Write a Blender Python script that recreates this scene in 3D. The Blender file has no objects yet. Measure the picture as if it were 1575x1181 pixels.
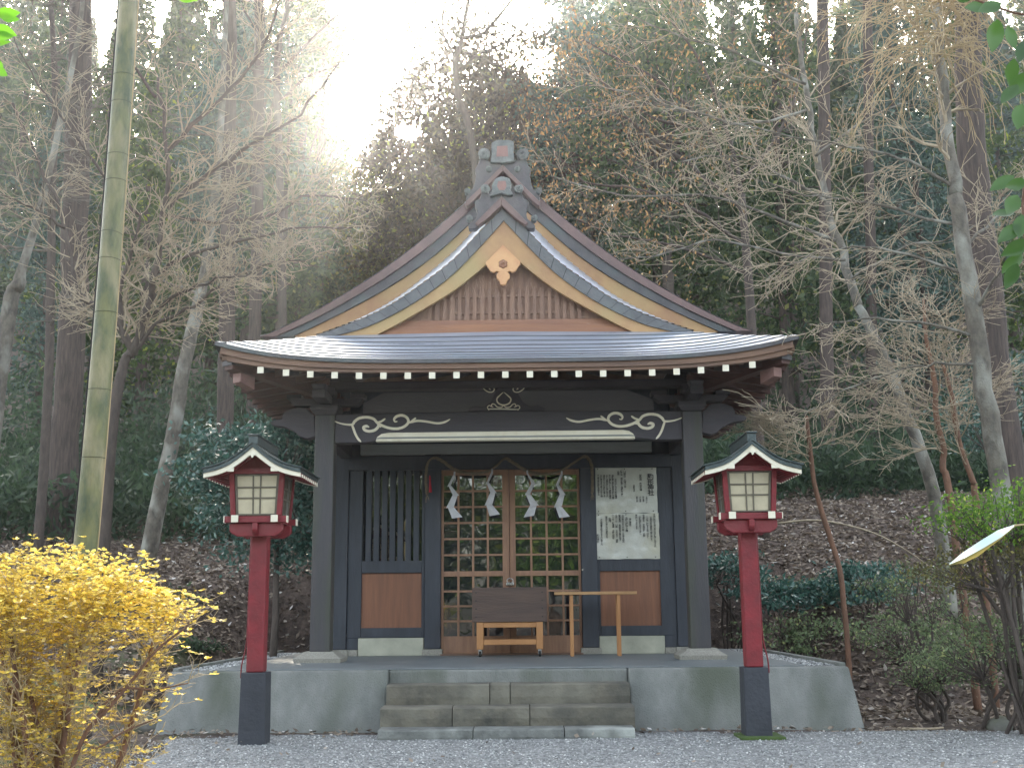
import bpy, math, random
import numpy as np
from mathutils import Vector, noise as mnoise
random.seed(7); RNG = np.random.default_rng(11)
S = bpy.context.scene; COL = S.collection
pi = math.pi
# ------------------------------------------------------------------ camera model
F, PITCH, YAW, ROLL = 1741.7, .1956, .0089, .0091
CAM = (.1606, -12.718, 1.1203)
_fw = (-math.sin(YAW)*math.cos(PITCH), math.cos(YAW)*math.cos(PITCH), math.sin(PITCH))
_r = (math.cos(YAW), math.sin(YAW), 0)
_u = (_r[1]*_fw[2]-_r[2]*_fw[1], _r[2]*_fw[0]-_r[0]*_fw[2], _r[0]*_fw[1]-_r[1]*_fw[0])
def ray(px, py):
    X2, Y2 = px-787.5, py-590.5
    c, s = math.cos(ROLL), math.sin(ROLL)
    X = c*X2-s*Y2; Y = s*X2+c*Y2
    return [_fw[i]*F+_r[i]*X-_u[i]*Y for i in range(3)]
def at(px, py, Y):
    """point of the photograph at world depth Y"""
    d = ray(px, py); t = (Y-CAM[1])/d[1]
    return (CAM[0]+d[0]*t, Y, CAM[2]+d[2]*t)
_sd = Vector(ray(590, 110)).normalized()
SUN = np.array(_sd)
E1 = np.array(Vector((SUN[1], -SUN[0], 0)).normalized())      # to the right of the sun direction
E2 = np.cross(E1, SUN)
def inside(P):
    """points that would fall inside the shrine"""
    x, y, z = np.abs(P[:, 0]), P[:, 1], P[:, 2]
    return (y > -.3) & (y < 4.9) & (((x < 2.4) & (z < 4)) | ((x < 3.2) & (y > -1.3) & (z > 3.5) & (z < 6.9-.78*x)))
def sunlit(P):
    """True where a leaf would stand in the opening the low sun shines through"""
    q = P-np.array(CAM); a = q@E1; b = q@E2; c = q@SUN
    w1 = ((a+1.75)/.95)**2+((b+2.75)/.8)**2 < 1
    w2 = ((a+2.1)/.7)**2+((b+1.4)/1.2)**2 < 1
    w3 = (a/.55)**2+(b/.55)**2 < 1
    w4 = ((a-.9)/.5)**2+((b+2.0)/.35)**2 < 1
    soft = (((a+2.2)/2.1)**2+((b+1.5)/1.8)**2 < 1) | (((a-5.6)/.9)**2+((b-.4)/.7)**2 < 1) | (((a-5.2)/.5)**2+((b+4.3)/.4)**2 < 1) | (((a-7.7)/.9)**2+((b+7.7)/.35)**2 < 1)
    return (w1 | w2 | w3 | w4 | (soft & (RNG.random(len(P)) < .72))) & (c > 14)

# ------------------------------------------------------------------ terrain
def sstep(t):
    t = min(1, max(0, t)); return t*t*(3-2*t)
def ground_z(x, y):
    # under and around the platform the yard stays level, the bank rises behind and beside it
    side = sstep((abs(x)-3.3)/1.2); back = sstep((y-4.6)/1.5)
    m = max(side, back)
    yy = max(0, y+.1)
    z = .3*min(yy, 11)+.16*max(0, min(yy-11, 6))+.38*max(0, min(yy-17, 75))+.05*max(0, yy-92)
    z = m*z*sstep(yy/1.2)
    b = .05*mnoise.noise(Vector((x*.5, y*.5, 1)))+.03*mnoise.noise(Vector((x*1.7, y*1.7, 4)))
    amp = sstep((y+2.6)/1.2) if abs(x) < 30 else 1
    amp = max(amp, sstep((-x-2.9)/.8), sstep((x-5)/2))
    return z+b*amp*(1+min(2.5, z*.6))

# ------------------------------------------------------------------ materials
MATS = {}
def mat(name, c1, c2=None, scale=8, rough=.7, bump=.1, metal=0, stretch=(1, 1, 1), fine=None, detail=6, spec=.5, c3=None, bscale=None):
    m = bpy.data.materials.new(name); m.use_nodes = True; MATS[name] = m
    nt = m.node_tree; N = nt.nodes; L = nt.links
    b = N['Principled BSDF']
    c2 = c2 or tuple(v*.7 for v in c1)
    tc = N.new('ShaderNodeTexCoord'); mp = N.new('ShaderNodeMapping'); mp.inputs['Scale'].default_value = stretch
    oi = N.new('ShaderNodeObjectInfo'); va = N.new('ShaderNodeVectorMath'); va.operation = 'ADD'
    L.new(tc.outputs['Object'], mp.inputs['Vector']); L.new(mp.outputs[0], va.inputs[0])
    mu = N.new('ShaderNodeMath'); mu.operation = 'MULTIPLY'; mu.inputs[1].default_value = 20
    L.new(oi.outputs['Random'], mu.inputs[0]); L.new(mu.outputs[0], va.inputs[1])
    n1 = N.new('ShaderNodeTexNoise'); n1.inputs['Scale'].default_value = scale; n1.inputs['Detail'].default_value = detail; n1.inputs['Roughness'].default_value = .62
    L.new(va.outputs[0], n1.inputs['Vector'])
    cr = N.new('ShaderNodeValToRGB'); cr.color_ramp.elements[0].position = .3; cr.color_ramp.elements[1].position = .7
    cr.color_ramp.elements[0].color = (*c2, 1); cr.color_ramp.elements[1].color = (*c1, 1)
    L.new(n1.outputs['Fac'], cr.inputs['Fac']); out = cr.outputs['Color']
    n2 = N.new('ShaderNodeTexNoise'); n2.inputs['Scale'].default_value = bscale or scale*6; n2.inputs['Detail'].default_value = 4
    L.new(va.outputs[0], n2.inputs['Vector'])
    if c3:
        n3 = N.new('ShaderNodeTexNoise'); n3.inputs['Scale'].default_value = scale*.35; n3.inputs['Detail'].default_value = 8
        L.new(va.outputs[0], n3.inputs['Vector'])
        r3 = N.new('ShaderNodeValToRGB'); r3.color_ramp.elements[0].position = .48; r3.color_ramp.elements[1].position = .66
        L.new(n3.outputs['Fac'], r3.inputs['Fac'])
        mx = N.new('ShaderNodeMix'); mx.data_type = 'RGBA'; L.new(r3.outputs[0], mx.inputs[0])
        L.new(out, mx.inputs[6]); mx.inputs[7].default_value = (*c3, 1); out = mx.outputs[2]
    L.new(out, b.inputs['Base Color'])
    b.inputs['Roughness'].default_value = rough; b.inputs['Metallic'].default_value = metal
    b.inputs['Specular IOR Level'].default_value = spec
    if bump:
        bp = N.new('ShaderNodeBump'); bp.inputs['Strength'].default_value = min(1, bump*3); bp.inputs['Distance'].default_value = .012
        L.new(n2.outputs['Fac'], bp.inputs['Height']); L.new(bp.outputs[0], b.inputs['Normal'])
    rr = N.new('ShaderNodeMapRange'); rr.inputs[3].default_value = max(.02, rough-.12); rr.inputs[4].default_value = min(1, rough+.15)
    L.new(n1.outputs['Fac'], rr.inputs[0]); L.new(rr.outputs[0], b.inputs['Roughness'])
    return m
def leafmat(name, c1, c2, trans=.45, rough=.5, c3=None, gloss=.3):
    """many small leaves: each one has its own tint; light shines through them"""
    m = bpy.data.materials.new(name); m.use_nodes = True; MATS[name] = m
    nt = m.node_tree; N = nt.nodes; L = nt.links; b = N['Principled BSDF']
    g = N.new('ShaderNodeNewGeometry'); cr = N.new('ShaderNodeValToRGB')
    cr.color_ramp.elements[0].color = (*c2, 1); cr.color_ramp.elements[1].color = (*c1, 1)
    if c3:
        e = cr.color_ramp.elements.new(.93); e.color = (*c1, 1); cr.color_ramp.elements[-1].color = (*c3, 1)
    L.new(g.outputs['Random Per Island'], cr.inputs['Fac'])
    L.new(cr.outputs[0], b.inputs['Base Color']); b.inputs['Roughness'].default_value = rough; b.inputs['Specular IOR Level'].default_value = gloss
    t = N.new('ShaderNodeBsdfTranslucent')
    hs = N.new('ShaderNodeHueSaturation'); hs.inputs['Saturation'].default_value = 1.15; hs.inputs['Value'].default_value = 1.5
    L.new(cr.outputs[0], hs.inputs['Color']); L.new(hs.outputs[0], t.inputs['Color'])
    mx = N.new('ShaderNodeMixShader'); mx.inputs[0].default_value = trans
    L.new(b.outputs[0], mx.inputs[1]); L.new(t.outputs[0], mx.inputs[2]); L.new(mx.outputs[0], N['Material Output'].inputs['Surface'])
    return m
mat('dark_paint', (.05, .058, .074), (.028, .033, .044), 3, .55, .12, stretch=(3, 3, .5))
mat('pillar_paint', (.075, .07, .072), (.048, .048, .054), 4, .6, .18, stretch=(4, 4, .4), c3=(.06, .065, .05))
mat('beam_paint', (.062, .056, .066), (.042, .04, .05), 3, .6, .15, stretch=(.4, 4, 4))
mat('soffit', (.05, .042, .05), (.032, .03, .036), 4, .7, .1)
mat('rafter_wood', (.13, .062, .05), (.07, .04, .04), 5, .6, .15, stretch=(1, .5, 3))
mat('fascia_wood', (.24, .14, .09), (.13, .08, .06), 3, .6, .15, stretch=(.3, 3, 6))
mat('gold_wood', (.5, .32, .15), (.34, .18, .095), 2.2, .6, .15, c3=(.4, .3, .14), detail=10)
mat('gable_wood', (.29, .175, .12), (.17, .1, .072), 5, .65, .15, stretch=(3, 3, .6))
mat('gable_board', (.36, .18, .1), (.24, .12, .08), 3, .65, .12, stretch=(.3, 3, 4))
mat('pendant_wood', (.68, .4, .2), (.55, .28, .14), 4, .6, .1)
mat('door_wood', (.38, .215, .13), (.25, .135, .085), 6, .55, .12, stretch=(3, 3, .4))
mat('panel_wood', (.27, .115, .06), (.17, .073, .042), 3.5, .5, .1, stretch=(6, 3, .35), detail=9)
mat('new_wood', (.5, .25, .1), (.36, .165, .06), 4, .5, .1, stretch=(1, 1, .3))
mat('box_wood', (.13, .085, .065), (.075, .05, .042), 4, .6, .2, stretch=(.5, 2, 5), detail=9)
mat('table_wood', (.5, .3, .14), (.38, .21, .09), 5, .5, .1)
mat('white_paint', (.84, .8, .66), (.74, .68, .52), 9, .5, .06)
mat('pale_beam', (.3, .31, .29), (.22, .23, .22), 5, .6, .12, stretch=(.3, 3, 3))
mat('grey_panel', (.13, .125, .135), (.1, .098, .11), 4, .7, .1, stretch=(.4, 2, 2))
mat('stone', (.42, .4, .34), (.25, .24, .21), 60, .8, .3, bscale=160)
mat('slab_stone', (.5, .5, .4), (.34, .34, .27), 4, .75, .15)
mat('concrete', (.28, .288, .27), (.15, .162, .15), 2.4, .85, .33, c3=(.11, .125, .095), detail=14, bscale=70, stretch=(1.6, 1.6, .6))
mat('platform_floor', (.19, .21, .215), (.13, .15, .155), 2.2, .45, .15, detail=9, bscale=50)
mat('step_stone', (.17, .155, .12), (.065, .065, .055), 5, .85, .6, c3=(.2, .19, .15), detail=10, bscale=26)
mat('step_slab', (.22, .23, .21), (.09, .095, .09), 6, .85, .5, c3=(.34, .36, .33), detail=10)
mat('copper', (.16, .165, .17), (.09, .095, .1), 5, .55, .15, metal=.2, c3=(.16, .175, .17))
mat('copper_roof', (.5, .56, .66), (.36, .41, .5), 2.5, .3, .05, metal=.45, stretch=(.6, 3, 3))
mat('dark_copper', (.12, .115, .12), (.065, .065, .07), 5, .5, .15, metal=.3, c3=(.1, .12, .12))
mat('brown_copper', (.2, .13, .12), (.13, .09, .085), 5, .5, .12, metal=.2)
mat('verdigris', (.22, .24, .235), (.11, .12, .12), 9, .6, .25, metal=.2)
mat('rust_plate', (.3, .17, .15), (.2, .12, .11), 6, .6, .1)
mat('red_paint', (.25, .02, .028), (.14, .014, .019), 6, .5, .12, c3=(.19, .028, .032), detail=10)
mat('lantern_dark', (.045, .05, .062), (.026, .03, .04), 5, .5, .15)
mat('lantern_roof', (.085, .11, .11), (.05, .066, .068), 7, .35, .1, metal=.4)
mat('paper_pane', (.6, .54, .38), (.46, .41, .29), 7, .35, .05)
mat('muntin', (.16, .14, .1), (.1, .09, .07), 6, .6, .1)
mat('old_board', (.16, .15, .13), (.09, .085, .075), 5, .7, .15, stretch=(4, 4, .5))
mat('dark_seam', (.012, .013, .016), (.008, .009, .01), 5, .8, 0)
mat('rope', (.25, .2, .14), (.15, .12, .085), 30, .9, .4)
mat('paper', (.62, .62, .64), (.5, .5, .53), 12, .6, .05)
mat('red_cloth', (.5, .03, .05), (.35, .02, .03), 9, .7, .1)
mat('steel', (.6, .6, .6), (.45, .45, .46), 9, .25, 0, metal=1)
mat('rubber', (.02, .02, .02), (.012, .012, .012), 9, .7, .05)
mat('laminate', (.62, .63, .58), (.5, .51, .45), 4, .16, .35, c3=(.52, .5, .38), bscale=7)
mat('ink', (.03, .03, .035), (.02, .02, .02), 5, .6, 0)
mat('bark_cedar', (.125, .095, .08), (.04, .032, .03), 9, .9, 1, stretch=(3, 3, .3), bscale=24)
mat('bark_pale', (.2, .18, .145), (.075, .068, .058), 9, .85, .8, stretch=(1.3, 1.3, .8), c3=(.3, .3, .26))
mat('bark_dark', (.12, .095, .08), (.06, .05, .045), 8, .9, .6, stretch=(2, 2, .6))
mat('bark_brown', (.26, .14, .09), (.14, .08, .055), 8, .85, .4, stretch=(2, 2, .5))
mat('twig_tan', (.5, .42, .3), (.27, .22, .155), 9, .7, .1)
mat('twig_grey', (.2, .18, .15), (.1, .09, .075), 9, .8, .1)
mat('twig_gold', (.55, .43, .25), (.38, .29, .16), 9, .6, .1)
mat('bamboo', (.2, .2, .08), (.06, .085, .045), 9, .45, .15, stretch=(2, 2, .7), c3=(.32, .28, .16), detail=12)
mat('bamboo_ring', (.07, .08, .04), (.05, .055, .03), 9, .6, .1)
mat('moss', (.09, .14, .035), (.045, .08, .022), 14, .95, .9)
mat('rock', (.24, .23, .21), (.12, .12, .11), 5, .9, .7, c3=(.08, .11, .04))
mat('gravel_stone', (.52, .54, .53), (.3, .315, .32), 30, .85, .3)
leafmat('leaf_conifer', (.11, .15, .075), (.03, .055, .036), .4, c3=(.26, .27, .1))
leafmat('leaf_conifer_blue', (.1, .155, .13), (.035, .06, .055), .35, c3=(.2, .28, .22))
leafmat('leaf_broad', (.095, .135, .045), (.03, .055, .026), .45, c3=(.3, .34, .08))
leafmat('leaf_olive', (.17, .16, .07), (.06, .06, .035), .5, c3=(.4, .36, .12))
leafmat('leaf_plum', (.12, .095, .07), (.035, .032, .03), .45, c3=(.26, .28, .1))
leafmat('leaf_camellia', (.1, .2, .165), (.03, .075, .062), .2, rough=.28, gloss=.6)
leafmat('leaf_azalea', (.88, .74, .27), (.3, .24, .08), .68, c3=(.97, .88, .65))
leafmat('leaf_ochre', (.42, .34, .12), (.42, .34, .12), .3)
leafmat('leaf_green', (.18, .3, .06), (.06, .12, .035), .5, c3=(.5, .54, .14))
leafmat('leaf_grass', (.07, .11, .06), (.03, .05, .035), .35)
leafmat('leaf_shrub', (.22, .28, .15), (.08, .115, .065), .4, c3=(.42, .44, .2))
leafmat('leaf_bright', (.2, .42, .07), (.09, .24, .04), .5)
leafmat('leaf_glossy', (.07, .15, .035), (.025, .06, .02), .3, rough=.3, gloss=.6)
leafmat('leaf_dry', (.4, .27, .14), (.2, .13, .08), .45, c3=(.6, .46, .26))
leafmat('litter', (.34, .28, .22), (.1, .078, .062), .1, rough=.7, c3=(.75, .73, .7))

def glassmat():
    m = bpy.data.materials.new('door_glass'); m.use_nodes = True; MATS['door_glass'] = m
    N = m.node_tree.nodes; L = m.node_tree.links; b = N['Principled BSDF']
    b.inputs['Base Color'].default_value = (.012, .016, .022, 1); b.inputs['Roughness'].default_value = .02
    b.inputs['IOR'].default_value = 2.2
    tc = N.new('ShaderNodeTexCoord'); n = N.new('ShaderNodeTexNoise'); n.inputs['Scale'].default_value = 2.2
    L.new(tc.outputs['Object'], n.inputs['Vector']); bp = N.new('ShaderNodeBump'); bp.inputs['Strength'].default_value = .12; bp.inputs['Distance'].default_value = .02
    L.new(n.outputs['Fac'], bp.inputs['Height']); L.new(bp.outputs[0], b.inputs['Normal'])
glassmat()
def groundmat():
    m = bpy.data.materials.new('forest_floor'); m.use_nodes = True; MATS['forest_floor'] = m
    N = m.node_tree.nodes; L = m.node_tree.links; b = N['Principled BSDF']
    tc = N.new('ShaderNodeTexCoord')
    def nz(s, d=8):
        n = N.new('ShaderNodeTexNoise'); n.inputs['Scale'].default_value = s; n.inputs['Detail'].default_value = d; n.inputs['Roughness'].default_value = .7
        L.new(tc.outputs['Object'], n.inputs['Vector']); return n
    a = nz(7); cr = N.new('ShaderNodeValToRGB'); L.new(a.outputs['Fac'], cr.inputs['Fac'])
    el = cr.color_ramp.elements; el[0].position = .32; el[0].color = (.035, .028, .024, 1); el[1].position = .72; el[1].color = (.2, .15, .12, 1)
    e = el.new(.5); e.color = (.1, .074, .06, 1)
    g = nz(.7); r2 = N.new('ShaderNodeValToRGB'); L.new(g.outputs['Fac'], r2.inputs['Fac']); r2.color_ramp.elements[0].position = .5; r2.color_ramp.elements[1].position = .62
    # moss grows on the low ground at the foot of the bank
    sx = N.new('ShaderNodeSeparateXYZ'); L.new(tc.outputs['Object'], sx.inputs[0])
    mr = N.new('ShaderNodeMapRange'); mr.inputs[1].default_value = 3.2; mr.inputs[2].default_value = 1.0; L.new(sx.outputs[1], mr.inputs[0])
    ml = N.new('ShaderNodeMapRange'); ml.inputs[1].default_value = -1.5; ml.inputs[2].default_value = -3.2; L.new(sx.outputs[0], ml.inputs[0])
    mm = N.new('ShaderNodeMath'); mm.operation = 'MULTIPLY'; L.new(mr.outputs[0], mm.inputs[0]); L.new(r2.outputs[0], mm.inputs[1])
    m2 = N.new('ShaderNodeMath'); m2.operation = 'MULTIPLY'; L.new(mm.outputs[0], m2.inputs[0]); L.new(ml.outputs[0], m2.inputs[1])
    mx = N.new('ShaderNodeMix'); mx.data_type = 'RGBA'; L.new(m2.outputs[0], mx.inputs[0]); L.new(cr.outputs[0], mx.inputs[6]); mx.inputs[7].default_value = (.07, .11, .03, 1)
    L.new(mx.outputs[2], b.inputs['Base Color']); b.inputs['Roughness'].default_value = .95
    f = nz(26); bp = N.new('ShaderNodeBump'); bp.inputs['Strength'].default_value = 1; bp.inputs['Distance'].default_value = .05
    L.new(f.outputs['Fac'], bp.inputs['Height']); L.new(bp.outputs[0], b.inputs['Normal'])
groundmat()
def gravelmat():
    m = bpy.data.materials.new('gravel_bed'); m.use_nodes = True; MATS['gravel_bed'] = m
    N = m.node_tree.nodes; L = m.node_tree.links; b = N['Principled BSDF']
    tc = N.new('ShaderNodeTexCoord'); v = N.new('ShaderNodeTexVoronoi'); v.inputs['Scale'].default_value = 42
    L.new(tc.outputs['Object'], v.inputs['Vector'])
    sp = N.new('ShaderNodeSeparateColor'); L.new(v.outputs['Color'], sp.inputs[0])
    cr = N.new('ShaderNodeValToRGB'); L.new(sp.outputs[0], cr.inputs['Fac'])
    cr.color_ramp.elements[0].color = (.12, .125, .125, 1); cr.color_ramp.elements[1].color = (.34, .35, .345, 1)
    L.new(cr.outputs[0], b.inputs['Base Color']); b.inputs['Roughness'].default_value = .9
    bp = N.new('ShaderNodeBump'); bp.inputs['Strength'].default_value = 1; bp.inputs['Distance'].default_value = .02; bp.invert = True
    L.new(v.outputs['Distance'], bp.inputs['Height']); L.new(bp.outputs[0], b.inputs['Normal'])
gravelmat()

# ------------------------------------------------------------------ building helpers
def tag(o, label=None, cat=None, group=None, kind=None):
    if label: o['label'] = label
    if cat: o['category'] = cat
    if group: o['group'] = group
    if kind: o['kind'] = kind
    return o
def empty(name, loc, label, cat, group=None):
    o = bpy.data.objects.new(name, None); COL.objects.link(o); o.location = loc; o.empty_display_size = .2
    return tag(o, label, cat, group)
def wloc(o):
    v = Vector((0, 0, 0))
    while o is not None: v = v+o.location; o = o.parent
    return v
class MB:
    def __init__(s): s.v = []; s.f = []
    def add(s, vs, fs):
        n = len(s.v); s.v += [tuple(a) for a in vs]; s.f += [tuple(i+n for i in f) for f in fs]; return s
    def box(s, x0, x1, y0, y1, z0, z1):
        return s.add([(x0, y0, z0), (x1, y0, z0), (x1, y1, z0), (x0, y1, z0), (x0, y0, z1), (x1, y0, z1), (x1, y1, z1), (x0, y1, z1)],
                     [(0, 3, 2, 1), (4, 5, 6, 7), (0, 1, 5, 4), (1, 2, 6, 5), (2, 3, 7, 6), (3, 0, 4, 7)])
    def hexa(s, b, t):
        """solid between two quads (each four points, counterclockwise seen from outside the top)"""
        return s.add(list(b)+list(t), [(0, 3, 2, 1), (4, 5, 6, 7), (0, 1, 5, 4), (1, 2, 6, 5), (2, 3, 7, 6), (3, 0, 4, 7)])
    def frus(s, cx, cy, z0, z1, w0, d0, w1, d1):
        q = lambda w, d, z: [(cx-w/2, cy-d/2, z), (cx+w/2, cy-d/2, z), (cx+w/2, cy+d/2, z), (cx-w/2, cy+d/2, z)]
        return s.hexa(q(w0, d0, z0), q(w1, d1, z1))
    def prism(s, poly, y0, y1):
        """polygon in the x-z plane (list of (x,z)) made solid from y0 to y1"""
        n = len(poly)
        vs = [(x, y0, z) for x, z in poly]+[(x, y1, z) for x, z in poly]
        return s.add(vs, [tuple(range(n)), tuple(range(2*n-1, n-1, -1))]+[(i, i+n, (i+1) % n+n, (i+1) % n) for i in range(n)])
    def prismx(s, poly, x0, x1):
        n = len(poly)
        vs = [(x0, y, z) for y, z in poly]+[(x1, y, z) for y, z in poly]
        return s.add(vs, [tuple(range(n)), tuple(range(2*n-1, n-1, -1))]+[(i, i+n, (i+1) % n+n, (i+1) % n) for i in range(n)])
    def grid(s, rows):
        n = len(rows[0]); vs = [p for r in rows for p in r]
        return s.add(vs, [(j*n+i, j*n+i+1, (j+1)*n+i+1, (j+1)*n+i) for j in range(len(rows)-1) for i in range(n-1)])
    def strip(s, top, bot, y0, y1):
        """band between two x-z polylines of equal length, solid from y0 to y1"""
        n = len(top); vs = []
        for y in (y0, y1): vs += [(x, y, z) for x, z in top]+[(x, y, z) for x, z in bot]
        f = []
        for i in range(n-1):
            f += [(i, i+1, n+i+1, n+i), (2*n+i+1, 2*n+i, 3*n+i, 3*n+i+1), (i, 2*n+i, 2*n+i+1, i+1), (n+i+1, 3*n+i+1, 3*n+i, n+i)]
        f += [(0, n, 3*n, 2*n), (n-1, 3*n-1, 4*n-1, 2*n-1)]
        return s.add(vs, f)
    def tube(s, pts, rad, k=8, cap=True):
        pts = [Vector(p) for p in pts]; n = len(pts)
        if not hasattr(rad, '__len__'): rad = [rad]*n
        t0 = (pts[1]-pts[0]).normalized(); a = t0.orthogonal().normalized(); vs = []
        for i, p in enumerate(pts):
            t = (pts[min(i+1, n-1)]-pts[max(i-1, 0)]).normalized()
            a = (a-t*a.dot(t)).normalized(); b = t.cross(a)
            vs += [p+(a*math.cos(2*pi*j/k)+b*math.sin(2*pi*j/k))*rad[i] for j in range(k)]
        f = [(i*k+j, i*k+(j+1) % k, (i+1)*k+(j+1) % k, (i+1)*k+j) for i in range(n-1) for j in range(k)]
        if cap: f += [tuple(range(k-1, -1, -1)), tuple((n-1)*k+j for j in range(k))]
        return s.add(vs, f)
    def build(s, name, m, parent=None, bevel=0, smooth=False, label=None, riser=None):
        me = bpy.data.meshes.new(name)
        off = wloc(parent) if parent else Vector((0, 0, 0))
        me.from_pydata([(x-off[0], y-off[1], z-off[2]) for x, y, z in s.v], [], s.f); me.validate(); me.update()
        me.materials.append(MATS[m])
        if riser:
            me.materials.append(MATS['dark_copper'])  # riser faces darkened to paint a shadow line under each course
            for p in me.polygons: p.material_index = 1 if (p.index // riser) % 2 == 0 else 0
        o = bpy.data.objects.new(name, me); COL.objects.link(o)
        if parent: o.parent = parent
        if bevel:
            b = o.modifiers.new('bevel', 'BEVEL'); b.width = bevel; b.segments = 2; b.limit_method = 'ANGLE'; b.angle_limit = .6
        if smooth: me.polygons.foreach_set('use_smooth', [True]*len(me.polygons))
        if label: o['label'] = label
        return o
def np_mesh(name, V, k, m, parent=None, faces=None, smooth=False):
    """V: (n*k,3) array, k corners to every separate face (or an explicit face array)"""
    V = np.asarray(V, dtype=np.float32)
    if parent is not None: V = V-np.array(wloc(parent), dtype=np.float32)
    Fa = np.arange(len(V)).reshape(-1, k) if faces is None else faces
    me = bpy.data.meshes.new(name); me.vertices.add(len(V)); me.vertices.foreach_set('co', V.ravel())
    me.loops.add(Fa.size); me.loops.foreach_set('vertex_index', Fa.ravel().astype(np.int32))
    me.polygons.add(len(Fa)); me.polygons.foreach_set('loop_start', np.arange(0, Fa.size, Fa.shape[1], dtype=np.int32))
    me.update(calc_edges=True); me.materials.append(MATS[m])
    if smooth: me.polygons.foreach_set('use_smooth', np.ones(len(Fa), dtype=bool))
    o = bpy.data.objects.new(name, me); COL.objects.link(o)
    if parent is not None: o.parent = parent
    return o
def copy_tree(o, loc):
    c = o.copy(); COL.objects.link(c); c.location = loc
    def kids(a, b):
        for ch in list(a.children):
            d = ch.copy(); COL.objects.link(d); d.parent = b; kids(ch, d)
    kids(o, c); return c
def smoothpts(p, n=3):
    """Catmull-Rom through the points"""
    out = []; p = [Vector(a) for a in p]
    for i in range(len(p)-1):
        a, b, c, d = p[max(i-1, 0)], p[i], p[i+1], p[min(i+2, len(p)-1)]
        for j in range(n):
            t = j/n; out.append(.5*((2*b)+(c-a)*t+(2*a-5*b+4*c-d)*t*t+(3*b-a-3*c+d)*t**3))
    out.append(p[-1]); return out
def lerp_prof(P, u):
    for (x0, z0), (x1, z1) in zip(P, P[1:]):
        if u <= x1: return z0+(z1-z0)*(u-x0)/(x1-x0)
    (x0, z0), (x1, z1) = P[-2], P[-1]; return z1+(z1-z0)/(x1-x0)*(u-x1)

# ================================================================== GROUND
xs = np.concatenate([np.linspace(-140, -14, 24), np.linspace(-13, 13, 120), np.linspace(14, 140, 24)])
ys = np.concatenate([np.linspace(-60, -14, 14), np.linspace(-13, 14, 130), np.linspace(15, 200, 60)])
g = MB(); g.grid([[(x, y, ground_z(x, y)-(.03 if -40 < y < -2.2 else 0)) for x in xs] for y in ys])
tag(g.build('ground', 'forest_floor', smooth=True), kind='structure', label='leaf strewn forest floor rising behind the shrine')
def gravel_edge(y):   # left limit of the gravel
    return -3.0-.35*(-2.2-y)*0+.25*math.sin(y*1.3)+(.9 if y < -4 else 0)*0
g = MB(); rows = []
for y in np.linspace(-30, -1.95, 60):
    x0 = gravel_edge(y); x1 = 30
    rows.append([(x0+(x1-x0)*t**1.6, y+(.06*math.sin(x0+t*40) if y > -2.1 else 0), .004+.006*mnoise.noise(Vector((t*60, y*2, 0)))) for t in np.linspace(0, 1, 90)])
g.grid(rows); tag(g.build('gravel_yard', 'gravel_bed', smooth=True), kind='structure', label='pale gravel yard in front of the shrine')
# loose stones
def stones(n, xr, yr, s0, s1, z0=.006, zf=None):
    oc = np.array([(1, 0, 0), (0, 1, 0), (-1, 0, 0), (0, -1, 0), (0, 0, 1), (0, 0, -1)], float)
    fc = np.array([(0, 1, 4), (1, 2, 4), (2, 3, 4), (3, 0, 4), (1, 0, 5), (2, 1, 5), (3, 2, 5), (0, 3, 5)])
    x = RNG.uniform(*xr, n); y = yr[0]+(yr[1]-yr[0])*RNG.random(n)
    s = RNG.uniform(s0, s1, n)
    V = oc[None]*RNG.uniform(.55, 1.25, (n, 6, 1))*s[:, None, None]*np.array([1, 1, .6])
    th = RNG.uniform(0, 2*pi, n); c, sn = np.cos(th), np.sin(th)
    X = V[:, :, 0]*c[:, None]-V[:, :, 1]*sn[:, None]; Y = V[:, :, 0]*sn[:, None]+V[:, :, 1]*c[:, None]
    z = np.full(n, z0) if zf is None else np.array([zf(a, b) for a, b in zip(x, y)])
    V = np.stack([X+x[:, None], Y+y[:, None], V[:, :, 2]+z[:, None]], -1)
    Fa = (fc[None]+6*np.arange(n)[:, None, None]).reshape(-1, 3)
    return V.reshape(-1, 3), Fa
leafmat('gravel_bit', (.5, .51, .5), (.15, .155, .16), 0, rough=.85, c3=(.8, .8, .78))
V1, F1 = stones(26000, (-3.1, 5.5), (-6.2, -2.0), .006, .014)
V2, F2 = stones(9000, (-3.0, 9), (-9, -6.2), .007, .013)
o = np_mesh('gravel', np.vstack([V1, V2]), 3, 'gravel_bit', faces=np.vstack([F1, F2+len(V1)]))
tag(o, 'loose grey gravel stones covering the yard', 'gravel', kind='stuff')

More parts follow.
